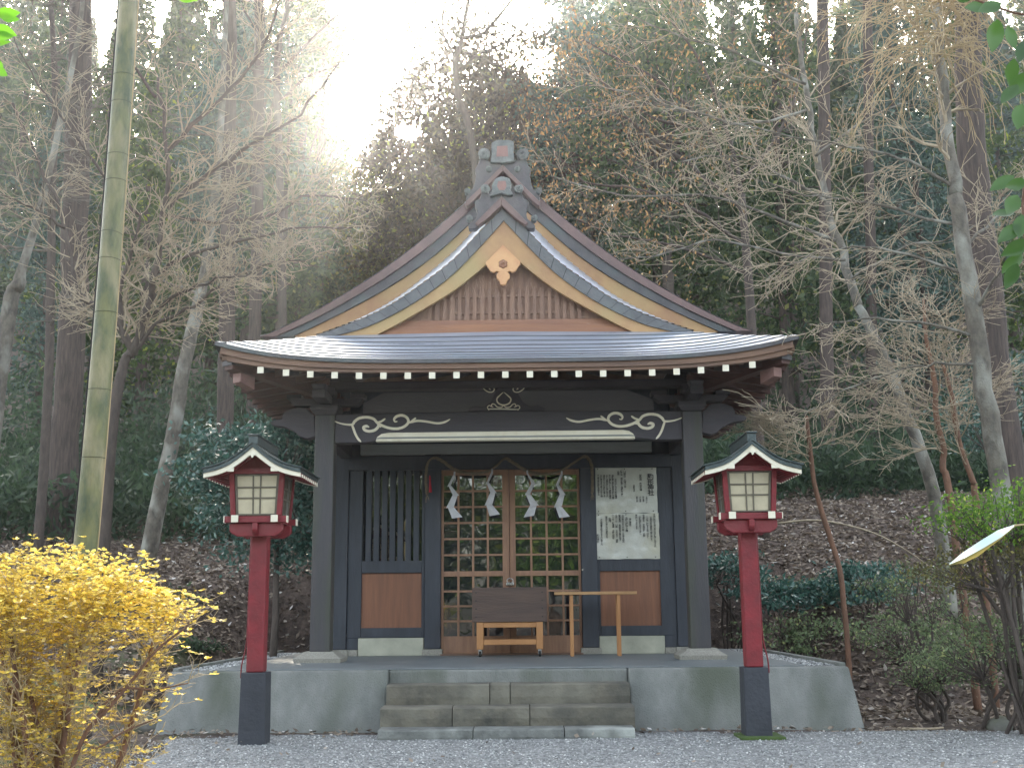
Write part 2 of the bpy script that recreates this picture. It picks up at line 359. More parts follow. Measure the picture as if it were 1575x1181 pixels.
# leaf litter on the bank
def cards(C, ln, wd, up=None, spread=1.0, fold=0):
    """one four-cornered leaf at every centre"""
    n = len(C); a = RNG.normal(size=(n, 3))
    if up is not None: a = a*spread+np.asarray(up)
    a /= np.linalg.norm(a, axis=1)[:, None]
    b = np.cross(a, RNG.normal(size=(n, 3))); b /= np.linalg.norm(b, axis=1)[:, None]
    l = (ln*RNG.uniform(.6, 1.3, n))[:, None]/2; w = (wd*RNG.uniform(.6, 1.3, n))[:, None]/2
    return np.stack([C-a*l, C+b*w-a*l*.1, C+a*l, C-b*w-a*l*.1], 1).reshape(-1, 3)
def litter(n, xr, yr, ln, wd):
    x = RNG.uniform(*xr, n); y = RNG.uniform(*yr, n)
    k = ~((np.abs(x) < 3.35) & (y < 3.2) & (y > -1.85))
    x, y = x[k], y[k]
    z = np.array([ground_z(a, b) for a, b in zip(x, y)])+RNG.uniform(.0, .035, len(x))
    n = len(x); a = RNG.normal(size=(n, 3))*np.array([1, 1, .35]); a /= np.linalg.norm(a, axis=1)[:, None]
    b = np.cross(a, np.array([0, 0, 1.])+RNG.normal(size=(n, 3))*.45); b /= np.linalg.norm(b, axis=1)[:, None]
    l = (ln*RNG.uniform(.5, 1.3, n))[:, None]/2; w = (wd*RNG.uniform(.6, 1.3, n))[:, None]/2
    C = np.stack([x, y, z], 1)
    return np.stack([C-a*l, C+b*w, C+a*l, C-b*w], 1).reshape(-1, 3)
V = np.vstack([litter(26000, (3.2, 10), (-.9, 13), .11, .05), litter(22000, (-12, -2.6), (.4, 9), .1, .05), litter(5000, (-9, 9), (5, 16), .12, .06),
               litter(500, (3.4, 7), (-2.1, -.5), .08, .035), litter(350, (-4.5, -2.9), (-3, .4), .07, .035), litter(420, (-3.3, 3.6), (-2.12, -1.9), .06, .03)+np.array([0, 0, .012]), litter(90, (-3, 5), (-6, -2.3), .05, .03)+np.array([0, 0, .035])])
tag(np_mesh('leaf_litter', V, 4, 'litter'), 'brown fallen leaves lying over the bank behind the shrine', 'fallen leaves', kind='stuff')

# ================================================================== PLATFORM AND STEPS
ZP = .55
pf = empty('platform', (0, 0, 0), 'raised grey concrete platform under the shrine, with a gutter along its edges', 'platform')
b = MB()
# plinth wings with a battered front
for s in (-1, 1):
    x0, x1 = sorted((s*1.15, s*3.25)); bo = s*3.3
    xb0, xb1 = (x0, x1) if s > 0 else (x0, x1)
    fr = [(x0, -1.56), (x1, -1.56)]
    X0b, X1b = (x0, 3.31) if s > 0 else (-3.31, x1)
    b.hexa([(X0b, -1.80, -.05), (X1b, -1.80, -.05), (X1b, 3.4, -.05), (X0b, 3.4, -.05)], [(x0, -1.56, ZP), (x1, -1.56, ZP), (x1, 3.4, ZP), (x0, 3.4, ZP)])
b.box(-1.15, 1.15, -1.5, 3.4, -.05, ZP-.003)
b.build('plinth', 'concrete', pf, bevel=.018)
b = MB(); b.box(-2.86, 2.86, -1.44, 3.1, ZP-.002, ZP+.012); b.build('floor_slab', 'platform_floor', pf, bevel=.004)
for s in (-1, 1):
    b = MB(); x0, x1 = sorted((s*3.18, s*3.25)); b.box(x0, x1, -1.46, 3.4, ZP-.01, ZP+.035); b.build('edge_kerb', 'concrete', pf, bevel=.012)
    V, Fa = stones(900, tuple(sorted((s*2.88, s*3.17))), (-1.4, 3.1), .01, .022, z0=ZP+.004)
    np_mesh('gutter_gravel', V, 3, 'gravel_bit', pf, faces=Fa)
st = empty('stone_steps', (0, -2, 0), 'flight of three worn stone steps leading up to the platform', 'steps')
def slab(parts, y0, y1, z0, z1, m, hw, wob=.012, top=None):
    for i, (x0, x1) in enumerate(parts):
        bb = MB(); n = max(3, int((x1-x0)*14))
        rows = []
        def w(x, k): return wob*mnoise.noise(Vector((x*3.1, k*7.7+y0*3, z0*5)))
        prof = lambda x: [(y1, z0), (y0+w(x, 1), z0), (y0+w(x, 2)-.004, (z0+z1)/2), (y0+.012+w(x, 3), z1-.012+w(x, 5)*.5), (y0+.035, z1+w(x, 5)*.5), (y1, z1)]
        xs_ = [x0+.004+(x1-x0-.008)*j/n for j in range(n+1)]
        pr = [[(x, y, z) for y, z in prof(x)] for x in xs_]
        bb.grid(pr); k = len(pr[0])
        bb.add(pr[0], [tuple(range(k-1, -1, -1))]); bb.add(pr[-1], [tuple(range(k))])
        bb.build('step', m, st, smooth=False)
slab([(-1.14, -.17), (-.17, .02), (.02, 1.14)], -1.8, -1.49, .2, .43, 'step_stone', 1.14)
slab([(-1.155, -.5), (-.5, .2), (.2, 1.15)], -2.13, -1.78, .06, .25, 'step_stone', 1.15)
slab([(-1.14, -.3), (-.3, .5), (.5, 1.12)], -2.42, -2.1, -.04, .085, 'step_slab', 1.12)

# ================================================================== SHRINE
sh = empty('shrine', (0, 1.5, ZP), 'small wooden shrine hall with dark posts, lattice doors and a tiered copper gabled roof', 'shrine')
Z0 = ZP+.012
# --- front pillars
for s in (-1, 1):
    cx = s*2.09
    b = MB(); b.box(cx-.112, cx+.112, .0, .225, Z0+.11, 3.31); p = b.build('pillar', 'pillar_paint', sh, bevel=.014)
    b = MB(); b.frus(cx, .112, Z0, Z0+.045, .5, .5, .52, .52)
    for (za, zb, wa, wb) in ((.045, .07, .52, .43), (.07, .095, .43, .36), (.095, .115, .36, .33)): b.frus(cx, .112, Z0+za, Z0+zb, wa, wa, wb, wb)
    b.build('base_stone', 'stone', p)
    # bracket complex
    b = MB(); b.frus(cx, .11, 3.31, 3.36, .24, .24, .32, .32); b.box(cx-.16, cx+.16, -.05, .27, 3.36, 3.42)
    b.prism([(cx-.42, 3.5), (cx-.42, 3.47), (cx-.36, 3.42), (cx+.36, 3.42), (cx+.42, 3.47), (cx+.42, 3.5)], .03, .19)
    b.box(cx-.45, cx-.28, .02, .2, 3.5, 3.55); b.box(cx+.28, cx+.45, .02, .2, 3.5, 3.55)
    b.frus(cx, .11, 3.5, 3.54, .14, .14, .2, .2); b.box(cx-.1, cx+.1, .0, .22, 3.54, 3.62)
    b.box(cx-.075, cx+.075, -.42, .5, 3.43, 3.52); b.frus(cx, -.36, 3.52, 3.58, .13, .13, .17, .17)
    b.build('bracket', 'beam_paint', sh, bevel=.006)
    # carved beam end pointing outward
    pts = [(560, 560), (520, 522), (480, 515), (440, 522), (400, 540), (392, 560), (390, 575), (345, 582), (330, 592), (332, 604), (350, 612), (400, 618), (425, 627), (450, 640), (470, 655), (480, 668), (520, 680), (565, 668)]
    poly = []
    for x, y in pts:
        w = at(320+x/3.424, 480+y/3.424, .1); poly.append((-s*(w[0]+.01) if s > 0 else w[0]+.01, w[2]+.02))
    poly = [(x*(1 if s < 0 else 1), z) for x, z in poly]
    b = MB(); b.prism(poly if s < 0 else poly[::-1], .04, .18); b.build('carved_nosing', 'beam_paint', sh, bevel=.008)
    # beam that ties pillar to hall
    b = MB(); b.box(cx-.07, cx+.07, .226, 1.6, 3.02, 3.24); b.build('tie_beam', 'beam_paint', sh, bevel=.006)
# --- rainbow beam across
b = MB(); n = 24
top = [(-1.975+3.95*i/n, 3.31+.02*math.sin(pi*i/n)) for i in range(n+1)]
bot = [(x, 2.985 if abs(x) > 1.55 else 2.985+.03*min(1, (1.55-abs(x))/.1)) for x, _ in top]
b.strip(top, bot, .03, .2); mainb = b.build('front_beam', 'beam_paint', sh, bevel=.006)
b = MB(); b.prism([(-1.51, 2.99), (-1.49, 3.045), (-1.44, 3.08), (-1.36, 3.092), (1.3, 3.097), (1.37, 3.085), (1.42, 3.05), (1.44, 2.993)], -.012, .1)
b.build('white_chamfer', 'white_paint', mainb, bevel=.012)
b = MB(); b.prism([(-1.5, 3.028), (-1.43, 3.038), (1.37, 3.041), (1.43, 3.03), (1.44, 3.022), (-1.5, 3.02)], -.018, 0); b.build('white_chamfer_groove', 'pale_beam', mainb)
def stroke(b, pts, w, Y, th, mirror, conv):
    P = [conv(x, y) for x, y in pts]
    P = smoothpts([(x, Y, z) for x, z in P], 4)
    n = len(P); L = []; R = []
    for i, p in enumerate(P):
        t = (P[min(i+1, n-1)]-P[max(i-1, 0)]); t.normalize(); nn = Vector((-t.z, 0, t.x))
        e = min(i, n-1-i)/n; ww = w*(.35+.65*min(1, e*7))
        L.append(p+nn*ww/2); R.append(p-nn*ww/2)
    m = -1 if mirror else 1
    rows = [[(m*q.x, Y, q.z) for q in L], [(m*q.x, Y-th, q.z) for q in L], [(m*q.x, Y-th*1.2, q.z) for q in P], [(m*q.x, Y-th, q.z) for q in R], [(m*q.x, Y, q.z) for q in R]]
    b.grid(rows)
def cswirl(x, y):
    w = at(320+x/3.424, 480+y/3.424, .02); return (w[0]+.015, w[2])
SW = [([(655, 573), (700, 588), (750, 592), (765, 575), (790, 558), (830, 553), (865, 562), (882, 580), (900, 592), (930, 605), (965, 613), (1000, 612), (1030, 600), (1048, 578), (1040, 555), (1015, 543), (988, 548), (973, 563), (978, 577), (990, 574)], .03),
      ([(885, 580), (890, 600), (872, 620), (842, 627), (818, 620), (812, 606), (828, 600), (842, 606)], .032),
      ([(750, 590), (758, 612), (768, 640), (782, 665), (799, 684)], .026),
      ([(1040, 585), (1070, 577), (1100, 572), (1150, 577), (1200, 585), (1240, 578), (1268, 563)], .024),
      ([(880, 582), (905, 575), (927, 560)], .022), ([(1058, 580), (1070, 570), (1088, 556)], .02), ([(886, 590), (898, 600), (904, 606)], .016)]
for mir in (False, True):
    b = MB()
    for pts, w in SW: stroke(b, pts, w, .029, .012, mir, cswirl)
    b.build('cloud_scroll', 'white_paint', mainb)
# --- board above the beam with frog-leg strut
b = MB(); b.prism([(-1.67, 3.335), (-1.67, 3.45), (-1.44, 3.57), (1.37, 3.575), (1.67, 3.46), (1.67, 3.335)], .1, .14); b.build('upper_panel', 'grey_panel', sh)
b = MB(); b.prism([(-.46, 3.335), (-.45, 3.37), (-.38, 3.4), (-.28, 3.39), (-.2, 3.44), (-.16, 3.53), (-.12, 3.6), (.08, 3.6), (.12, 3.53), (.17, 3.44), (.25, 3.39), (.35, 3.4), (.42, 3.37), (.43, 3.335)], .05, .098)
fl = b.build('frog_leg_strut', 'beam_paint', sh, bevel=.006)
def cemb(x, y):
    w = at(760+x/3.28, 480+y/3.28, .04); return (w[0], w[2])
b = MB()
for pts, w in (([(46, 404), (30, 418), (14, 436), (18, 455), (35, 466), (48, 468), (62, 466), (80, 455), (84, 436), (66, 418), (50, 404)], .016),
               ([(-30, 488), (0, 488), (48, 488), (90, 490), (125, 490)], .012), ([(48, 470), (60, 480), (80, 478), (92, 466), (104, 462), (110, 472), (100, 480)], .011),
               ([(48, 470), (36, 480), (16, 478), (4, 466), (-8, 462), (-14, 472), (-4, 480)], .011), ([(108, 478), (120, 470), (130, 480), (118, 496)], .01), ([(-12, 478), (-24, 470), (-34, 480), (-24, 496)], .01),
               ([(160, 372), (145, 390), (125, 402), (105, 402), (95, 390), (102, 378), (114, 376), (120, 386), (112, 391)], .012),
               ([(-64, 372), (-49, 390), (-29, 402), (-9, 402), (1, 390), (-6, 378), (-18, 376), (-24, 386), (-16, 391)], .012)):
    stroke(b, pts, w, .049, .008, False, cemb)
b.build('emblem', 'white_paint', fl)
# purlin above brackets, ceiling beams
b = MB(); b.box(-2.75, 2.75, .03, .19, 3.6, 3.69); b.build('purlin', 'soffit', sh, bevel=.006)
# --- hall body: frame posts, walls
YW = 1.6
def wall_post(x0, x1, y0=YW, z0=.08):
    b = MB(); b.box(x0, x1, y0, y0+.2, Z0+z0, 3.9); p = b.build('post', 'dark_paint', sh, bevel=.008)
    b = MB(); b.box(x0-.025, x1+.025, y0-.03, y0+.2, Z0, Z0+z0-.003); b.build('base_stone', 'stone', p, bevel=.008)
    return p
for s in (-1, 1):
    wall_post(*sorted((s*2.05, s*2.26))); wall_post(*sorted((s*.88, s*1.08)))
    for y in (3.0, 4.5): wall_post(*sorted((s*2.06, s*2.25)), y0=y)
    b = MB(); b.box(*sorted((s*2.1, s*2.2)), 1.8, 4.6, Z0, 3.9); b.build('side_wall', 'dark_paint', sh)
b = MB(); b.box(-2.1, 2.1, 4.6, 4.7, Z0, 3.9); b.build('back_wall', 'dark_paint', sh)
b = MB(); b.box(-2.05, 2.05, YW+.05, YW+.16, 2.9, 3.9); b.build('upper_wall', 'dark_paint', sh)
b = MB(); b.box(-1.9, 1.8, YW-.07, YW+.04, 3.05, 3.18); b.build('pale_lintel', 'pale_beam', sh, bevel=.006)
b = MB(); b.box(-2.05, 2.05, YW-.03, YW+.045, 2.86, 3.03); b.build('lintel', 'dark_paint', sh, bevel=.006)
for s in (-1, 1):
    xa, xb = (-2.047, -1.083) if s < 0 else (1.083, 2.047)
    pa, pb = (-1.87, -1.12) if s < 0 else (1.08, 1.86)
    pa = max(pa, xa+.03)
    Y = YW+.03
    b = MB(); b.box(xa, pa-.033, Y, Y+.1, Z0+.075, .779)
    if s > 0: pass
    b.box(pb+.033, xb, Y, Y+.1, Z0+.075, .779) if xb-pb > .05 else None
    b.box(xa, pa-.003, Y, Y+.1, .78, 2.86); b.box(pb, xb, Y, Y+.1, .78, 2.86)
    b.box(pa, pb, Y-.003, Y+.1, 1.57, 1.72); b.box(pa, pb, Y-.003, Y+.1, .78, .9); b.build('wall_frame', 'dark_paint', sh, bevel=.006)
    b = MB(); b.box(pa-.002, pb+.002, Y+.03, Y+.08, .9, 1.57); b.build('wood_panel', 'panel_wood', sh)
    b = MB(); b.box(pa-.03, pb+.03, Y-.02, Y+.12, Z0, .777); b.build('foundation_slab', 'slab_stone', sh, bevel=.008)
    b = MB(); ex = (xa, pa-.034) if s < 0 else (pb+.034, xb); b.box(ex[0], ex[1], Y-.03, Y+.12, Z0, Z0+.074); b.build('base_stone', 'stone', sh, bevel=.006)
    if s < 0:
        b = MB(); n = 7; w = (pb-pa)
        for i in range(n):
            c = pa+w*(i+.72)/(n+.45); b.box(c-.034, c+.034, Y+.01, Y+.05, 1.72, 2.86)
        wn = b.build('slatted_window', 'dark_paint', sh, bevel=.004)
        b = MB(); b.box(pa, pb, Y+.075, Y+.085, 1.72, 2.86); b.build('pane', 'door_glass', wn)
    else:
        b = MB(); b.box(pa, pb, Y+.02, Y+.09, 1.72, 2.86); b.build('wall_board', 'dark_paint', sh)
        b = MB(); b.tube([at(896, 876, YW)[:1]+(YW+.03,)+at(896, 876, YW)[2:], at(896, 876, YW)[:1]+(YW-.01,)+at(896, 876, YW)[2:]], .012, 8); b.build('door_stop', 'steel', sh)
# --- doors
DY = YW+.06
for s in (-1, 1):
    x0, x1 = (-.877, -.02) if s < 0 else (-.016, .877)
    yo = 0 if s < 0 else .03
    d = MB()
    stl, sti = .03, .085
    xa, xb = (x0+stl, x1-sti) if s < 0 else (x0+sti-.01, x1-stl)
    d.box(x0, xa, DY+yo, DY+yo+.04, Z0+.02, 2.86); d.box(xb, x1, DY+yo, DY+yo+.04, Z0+.02, 2.86)
    d.box(xa, xb, DY+yo+.001, DY+yo+.039, 2.79, 2.86); d.box(xa, xb, DY+yo+.001, DY+yo+.039, 1.52, 1.585)
    dd = d.build('door', 'door_wood', sh, bevel=.004)
    b = MB(); b.box(xa, xb, DY+yo+.006, DY+yo+.034, Z0+.02, .79); b.build('bottom_panel', 'door_wood', dd)
    b = MB()
    for i in range(1, 4):
        c = xa+(xb-xa)*i/4; b.box(c-.013, c+.013, DY+yo+.004, DY+yo+.03, .79, 2.79)
    for i in range(1, 6):
        z = 1.585+(2.79-1.585)*i/6; b.box(xa, xb, DY+yo+.007, DY+yo+.027, z-.012, z+.012)
    for i in range(1, 4):
        z = .79+(1.52-.79)*i/4; b.box(xa, xb, DY+yo+.007, DY+yo+.027, z-.012, z+.012)
    b.build('lattice', 'door_wood', dd)
    b = MB(); b.box(xa, xb, DY+yo+.032, DY+yo+.036, .79, 2.79); b.build('pane', 'door_glass', dd)
b = MB(); b.box(-.88, .88, YW-.05, YW+.2, Z0, Z0+.018); b.build('door_sill', 'fascia_wood', sh, bevel=.004)
# --- eaves: fascia boards, rafters, soffit
def ez(x): return 3.685+.215*(abs(x)/3.06)**4.2     # top edge of the front eave
EY = -1.12
def sz(y):                                          # top edge of the side eaves
    t = (y-1.7)/2.82; return 3.685+.215*abs(t)**4.2
xsn = [3.06*(-1+2*i/48) for i in range(49)]
b = MB(); b.strip([(x, ez(x)+.005) for x in xsn], [(x, ez(x)-.035) for x in xsn], EY-.015, EY+.12)
ysn = [EY+(4.5-EY)*i/40 for i in range(41)]
for s in (-1, 1):
    xa, xb = sorted((s*3.075, s*2.95))
    for y0, y1 in zip(ysn, ysn[1:]):
        b.hexa([(xa, y0, sz(y0)-.035), (xb, y0, sz(y0)-.035), (xb, y1, sz(y1)-.035), (xa, y1, sz(y1)-.035)], [(xa, y0, sz(y0)+.004), (xb, y0, sz(y0)+.004), (xb, y1, sz(y1)+.004), (xa, y1, sz(y1)+.004)])
ra = b.build('eave_edge', 'dark_copper', sh)
b = MB()
fx = [x*.985 for x in xsn]
def fz(x): return ez(x*3.06/3.01)
def th(x): return .055+.03*(abs(x)/3.06)**3
b.strip([(x, fz(x)-.036) for x in fx], [(x, fz(x)-.036-th(x)) for x in fx], EY+.012, EY+.11)
fx2 = [x*.965 for x in xsn]
b.strip([(x, fz(x)-.036-th(x)-.001) for x in fx2], [(x, fz(x)-.036-th(x)-.03-.03*(abs(x)/3.06)**3) for x in fx2], EY+.035, EY+.11)
for s in (-1, 1):
    for (xa_, xb_, za, zb) in ((3.05, 2.93, .036, .1), (3.02, 2.93, .101, .135)):
        xa, xb = sorted((s*xa_, s*xb_))
        for y0, y1 in zip(ysn, ysn[1:]):
            if y0 < EY+.02: y0 = EY+.112
            b.hexa([(xa, y0, sz(y0)-zb), (xb, y0, sz(y0)-zb), (xb, y1, sz(y1)-zb), (xa, y1, sz(y1)-zb)], [(xa, y0, sz(y0)-za), (xb, y0, sz(y0)-za), (xb, y1, sz(y1)-za), (xa, y1, sz(y1)-za)])
b.build('fascia', 'fascia_wood', sh)
RX = [-2.59, -2.32] + [-2.32+.2565*i for i in range(1, 18)] + [2.3, 2.58]
for x in RX:
    zt = fz(x)-.036-th(x)-.034-.03*(abs(x)/3.06)**3
    b = MB(); y0, y1 = EY+.05, YW
    sl = .2
    pts = [(y0, zt-.062), (y0, zt), (y1, zt+sl*(y1-y0)*1.1), (y1, zt-.062+sl*(y1-y0)*1.1)]
    xm = x if abs(x) < 2.2 else x
    b.prismx(pts, x-.03, x+.03); rf = b.build('rafter', 'soffit', sh)
    b = MB(); b.box(x-.033, x+.033, y0-.012, y0-.001, zt-.066, zt+.002); b.build('rafter_cap', 'white_paint', rf)
for s in (-1, 1):      # side rafters
    for i in range(20):
        y = EY+.36+.262*i; zt = sz(y)-.137
        if y > 4.4: continue
        b = MB(); n = 2.99
        vs = []
        for xx, dz in ((2.99, 0), (2.05, .16)):
            vs += [(s*xx, y-.035, zt-.075+dz), (s*xx, y+.035, zt-.075+dz), (s*xx, y+.035, zt+dz), (s*xx, y-.035, zt+dz)]
        b.add(vs, [(0, 1, 2, 3), (7, 6, 5, 4), (0, 4, 5, 1), (1, 5, 6, 2), (2, 6, 7, 3), (3, 7, 4, 0)])
        b.build('rafter', 'rafter_wood', sh)
# soffit boards above the rafters
b = MB()
rows = []
for t in np.linspace(0, 1, 8):
    y = EY+.08+(YW-EY)*t; rows.append([(x*(.96-.26*t), y, (fz(x*.96)-.13)*(1-t)+4.12*t-.0) for x in xsn])
b.grid(rows)
for s in (-1, 1):
    rows = []
    for t in np.linspace(0, 1, 6):
        rows.append([(s*(2.96-.9*t), EY+.1+t*2.6+(4.5-EY-.1-t*2.6)*k/30, (sz(EY+.1+(4.4-EY)*k/30)-.13)*(1-t)+4.12*t) for k in range(31)])
    b.grid(rows)
b.build('soffit', 'soffit', sh)
# corner hip rafters with capped ends
for s in (-1, 1):
    b = MB(); a0 = Vector((s*2.2, .1, 3.62)); a1 = Vector((s*2.95, -1.0, 3.72)); d = (a1-a0).normalized(); n = Vector((d.y, -d.x, 0)).normalized()*.06
    def q(p, h0, h1): return [p-n+Vector((0, 0, h0)), p+n+Vector((0, 0, h0)), p+n+Vector((0, 0, h1)), p-n+Vector((0, 0, h1))]
    b.add(q(a0, -.09, .06)+q(a1, -.09, .06), [(0, 1, 2, 3), (7, 6, 5, 4), (0, 4, 5, 1), (1, 5, 6, 2), (2, 6, 7, 3), (3, 7, 4, 0)])
    hr = b.build('hip_rafter', 'rafter_wood', sh)
    c0 = a1-d*.14; c1 = a1+d*.02; n = n*1.25
    b = MB(); b.add(q(c0, -.02, .09)+q(c1, -.05, .09), [(0, 1, 2, 3), (7, 6, 5, 4), (0, 4, 5, 1), (1, 5, 6, 2), (2, 6, 7, 3), (3, 7, 4, 0)]); b.build('metal_cap', 'dark_copper', hr)
    n = n*.8; e0 = a1-d*.32; e1 = a1-d*.12
    b = MB(); b.add(q(e0, -.24, -.1)+q(e1, -.2, -.1), [(0, 1, 2, 3), (7, 6, 5, 4), (0, 4, 5, 1), (1, 5, 6, 2), (2, 6, 7, 3), (3, 7, 4, 0)])
    b.build('lower_end', 'rust_plate', hr)
# --- roof surfaces
F_top = [(0, 5.724), (.255, 5.457), (.59, 5.09), (.931, 4.82), (1.27, 4.583), (1.63, 4.401), (2.166, 4.205)]
F_in = [(0, 5.564), (.255, 5.27), (.588, 4.922), (.928, 4.657), (1.266, 4.452), (1.604, 4.294), (1.95, 4.2)]
F_bot = [(0, 5.239), (.25, 5.0), (.584, 4.731), (.925, 4.517), (1.263, 4.321), (1.461, 4.215)]
R_top = [(0, 6.62), (.25, 6.37), (.495, 6.142), (.891, 5.784), (1.379, 5.385), (1.864, 5.05), (2.346, 4.76), (2.826, 4.513), (3.038, 4.437)]
R_mid = [(0, 6.5), (.395, 6.091), (.888, 5.638), (1.376, 5.258), (1.861, 4.945), (2.343, 4.673), (2.84, 4.44)]
R_in = [(0, 6.3), (.43, 5.893), (.885, 5.472), (1.372, 5.115), (1.857, 4.832), (2.339, 4.585), (2.65, 4.44)]
R_bot = [(0, 6.18), (.343, 5.833), (.633, 5.513), (1.001, 5.187), (1.366, 4.9), (1.85, 4.628), (2.334, 4.43)]
XC = -.03
def rs(P, umax, n=26): return [(umax*i/n, lerp_prof(P, umax*i/n)) for i in range(n+1)]
def smoothprof(P, n=4):
    q = smoothpts([(x, 0, z) for x, z in P], n); return [(a.x, a.z) for a in q]
F_top, F_in, F_bot, R_top, R_mid, R_in, R_bot = [smoothprof(p) for p in (F_top, F_in, F_bot, R_top, R_mid, R_in, R_bot)]
def band(b, P, Q, up, uq, y0, y1, n=30):
    """band between two profiles on both sides of the ridge line"""
    for s in (-1, 1):
        T = [(XC+s*x, z) for x, z in rs(P, up, n)]; B = [(XC+s*x, z) for x, z in rs(Q, uq, n)]
        if s < 0: T, B = T[::-1], B[::-1]
        b.strip(T, B, y0, y1)
# front apron in stepped copper courses
def course_surface(fn, n, name, nu=48, lift=.012, m='copper_roof'):
    b = MB()
    for k in range(n):
        t0, t1 = k/n, (k+1)/n+.012
        lo = [fn(u/nu, t0) for u in range(nu+1)]; hi = [fn(u/nu, min(1, t1)) for u in range(nu+1)]
        lo = [(x, y-.004, z+lift) for x, y, z in lo]
        und = [(x, y-.004, z-lift) for x, y, z in lo]
        b.grid([und, lo, hi])
    return b.build(name, m, sh, riser=nu)
def apron(u, t):
    s = -1+2*u; x = s*(3.06*(1-t)+2.14*t); y = EY+(1.02)*t
    za = ez(3.06*s); zb = 4.235-.03*abs(s)
    return (x+XC*t, y, za*(1-t)+zb*t-.05*math.sin(pi*t)*(1-.6*abs(s)**3))
course_surface(apron, 8, 'front_apron_roof')
for s in (-1, 1):
    def side(u, t, s=s):
        y = (EY+1.02*t)*(1-u)+4.5*u; ye = EY*(1-u)+4.5*u
        x = s*(3.07*(1-t)+2.14*t)+XC*t
        return (x, y, sz(ye)*(1-t)+4.205*t-.05*math.sin(pi*t)*(1-.6*abs(1-2*u)**3))
    course_surface(side, 8, 'side_roof', nu=30)
# gable roof that rises toward the big gable behind
b = MB()
for s in (-1, 1):
    A = rs(F_top, 2.16, 30); B = rs(R_bot, 2.3, 30)
    rows = []
    for j in range(5):
        t = j/4
        rows.append([(XC+s*(a[0]*(1-t)+c[0]*t), -.115+1.03*t, (a[1]+.004)*(1-t)+(c[1]+.02)*t) for a, c in zip(A, B)])
    # stepped courses run down the slope
    for k in range(30):
        lo = [r[k+1] for r in rows]; hi = [r[k] for r in rows]
        lo2 = [(x, y, z+.016) for x, y, z in lo]
        b.grid([lo, lo2, [(x, y, z+.002) for x, y, z in hi]])
b.build('gable_roof', 'copper_roof', sh, riser=4)
b = MB(); band(b, F_top, F_in, 2.16, 1.94, -.125, -.02); nf0 = len(b.f)                                             # seams in the copper edging
for s in (-1, 1):
    for i in range(1, 15):
        u = i*.145; zt = lerp_prof(F_top, u); ui = u*.93; zi = lerp_prof(F_in, ui)
        b.hexa([(XC+s*u-.003, -.128, zt), (XC+s*u+.003, -.128, zt), (XC+s*u+.003, -.124, zt), (XC+s*u-.003, -.124, zt)][::1], [(XC+s*ui-.003, -.128, zi), (XC+s*ui+.003, -.128, zi), (XC+s*ui+.003, -.124, zi), (XC+s*ui-.003, -.124, zi)])
ge = b.build('front_gable_edge', 'copper', sh); ge.data.materials.append(MATS['dark_seam'])
for p in ge.data.polygons:
    if p.index >= nf0: p.material_index = 1
b = MB(); band(b, F_in, F_bot, 1.94, 1.46, -.1, -.04); b.build('front_bargeboard', 'gold_wood', sh)
# gable wall of the front gable
b = MB()
uu = np.linspace(-1.46, 1.46, 41)
b.strip([(XC+u, lerp_prof(F_bot, abs(u))+.12) for u in uu], [(XC+u, 4.2) for u in uu], .03, .08); b.build('gable_wall', 'gable_wood', sh)
b = MB()
for z0, z1, hw, y in ((4.2, 4.285, 1.5, -.05), (4.287, 4.335, 1.42, -.02), (4.337, 4.4, 1.3, .0)):
    b.box(XC-hw, XC+hw, y, .03, z0, z1)
b.build('gable_sill_boards', 'gable_board', sh, bevel=.004)
b = MB(); hw = .87
for i in range(21):
    c = XC-hw+2*hw*i/20; b.box(c-.029, c+.029, .004, .03, 4.4, min(4.78, lerp_prof(F_bot, abs(c-XC))+.05)) if i % 2 else None; ztop = min(4.78, lerp_prof(F_bot, abs(c-XC))+.05)
    b.box(c-.021, c+.021, .0, .03, 4.4, ztop)
for z in (4.49, 4.69):
    b.box(XC-.62, XC+.62, .014, .03, z-.016, z+.016)
b.build('gable_lattice', 'gable_wood', sh)
# pendant under the apex
pr = [(1372, 655), (1472, 752), (1470, 765), (1455, 785), (1445, 803), (1425, 812), (1412, 803), (1398, 808), (1412, 825), (1410, 845), (1395, 860), (1390, 880), (1372, 884)]
R_ = []
for x, y in pr:
    w = at(400+x/3.69, 200+y/3.69, -.12); R_.append((w[0], w[2]))
cx = R_[0][0]
poly = [(XC-.012+(x-cx), z) for x, z in R_]+[(XC-.012-(x-cx), z) for x, z in R_[-2:0:-1]]
b = MB(); b.prism(poly[::-1], -.145, -.102); gp = b.build('gable_pendant', 'pendant_wood', sh, bevel=.006)
b = MB(); cz = lerp_prof([(0, 5.0), (1, 5.0)], 0); c = at(400+1372/3.69, 200+762/3.69, -.14)
for k in range(6):
    a = pi/2+k*pi/3; b.tube([(XC-.012+.03*math.cos(a), -.146, c[2]+.03*math.sin(a)), (XC-.012+.03*math.cos(a), -.16, c[2]+.03*math.sin(a))], [.026, .016], 8)
b.build('pendant_rosette', 'gable_board', gp)
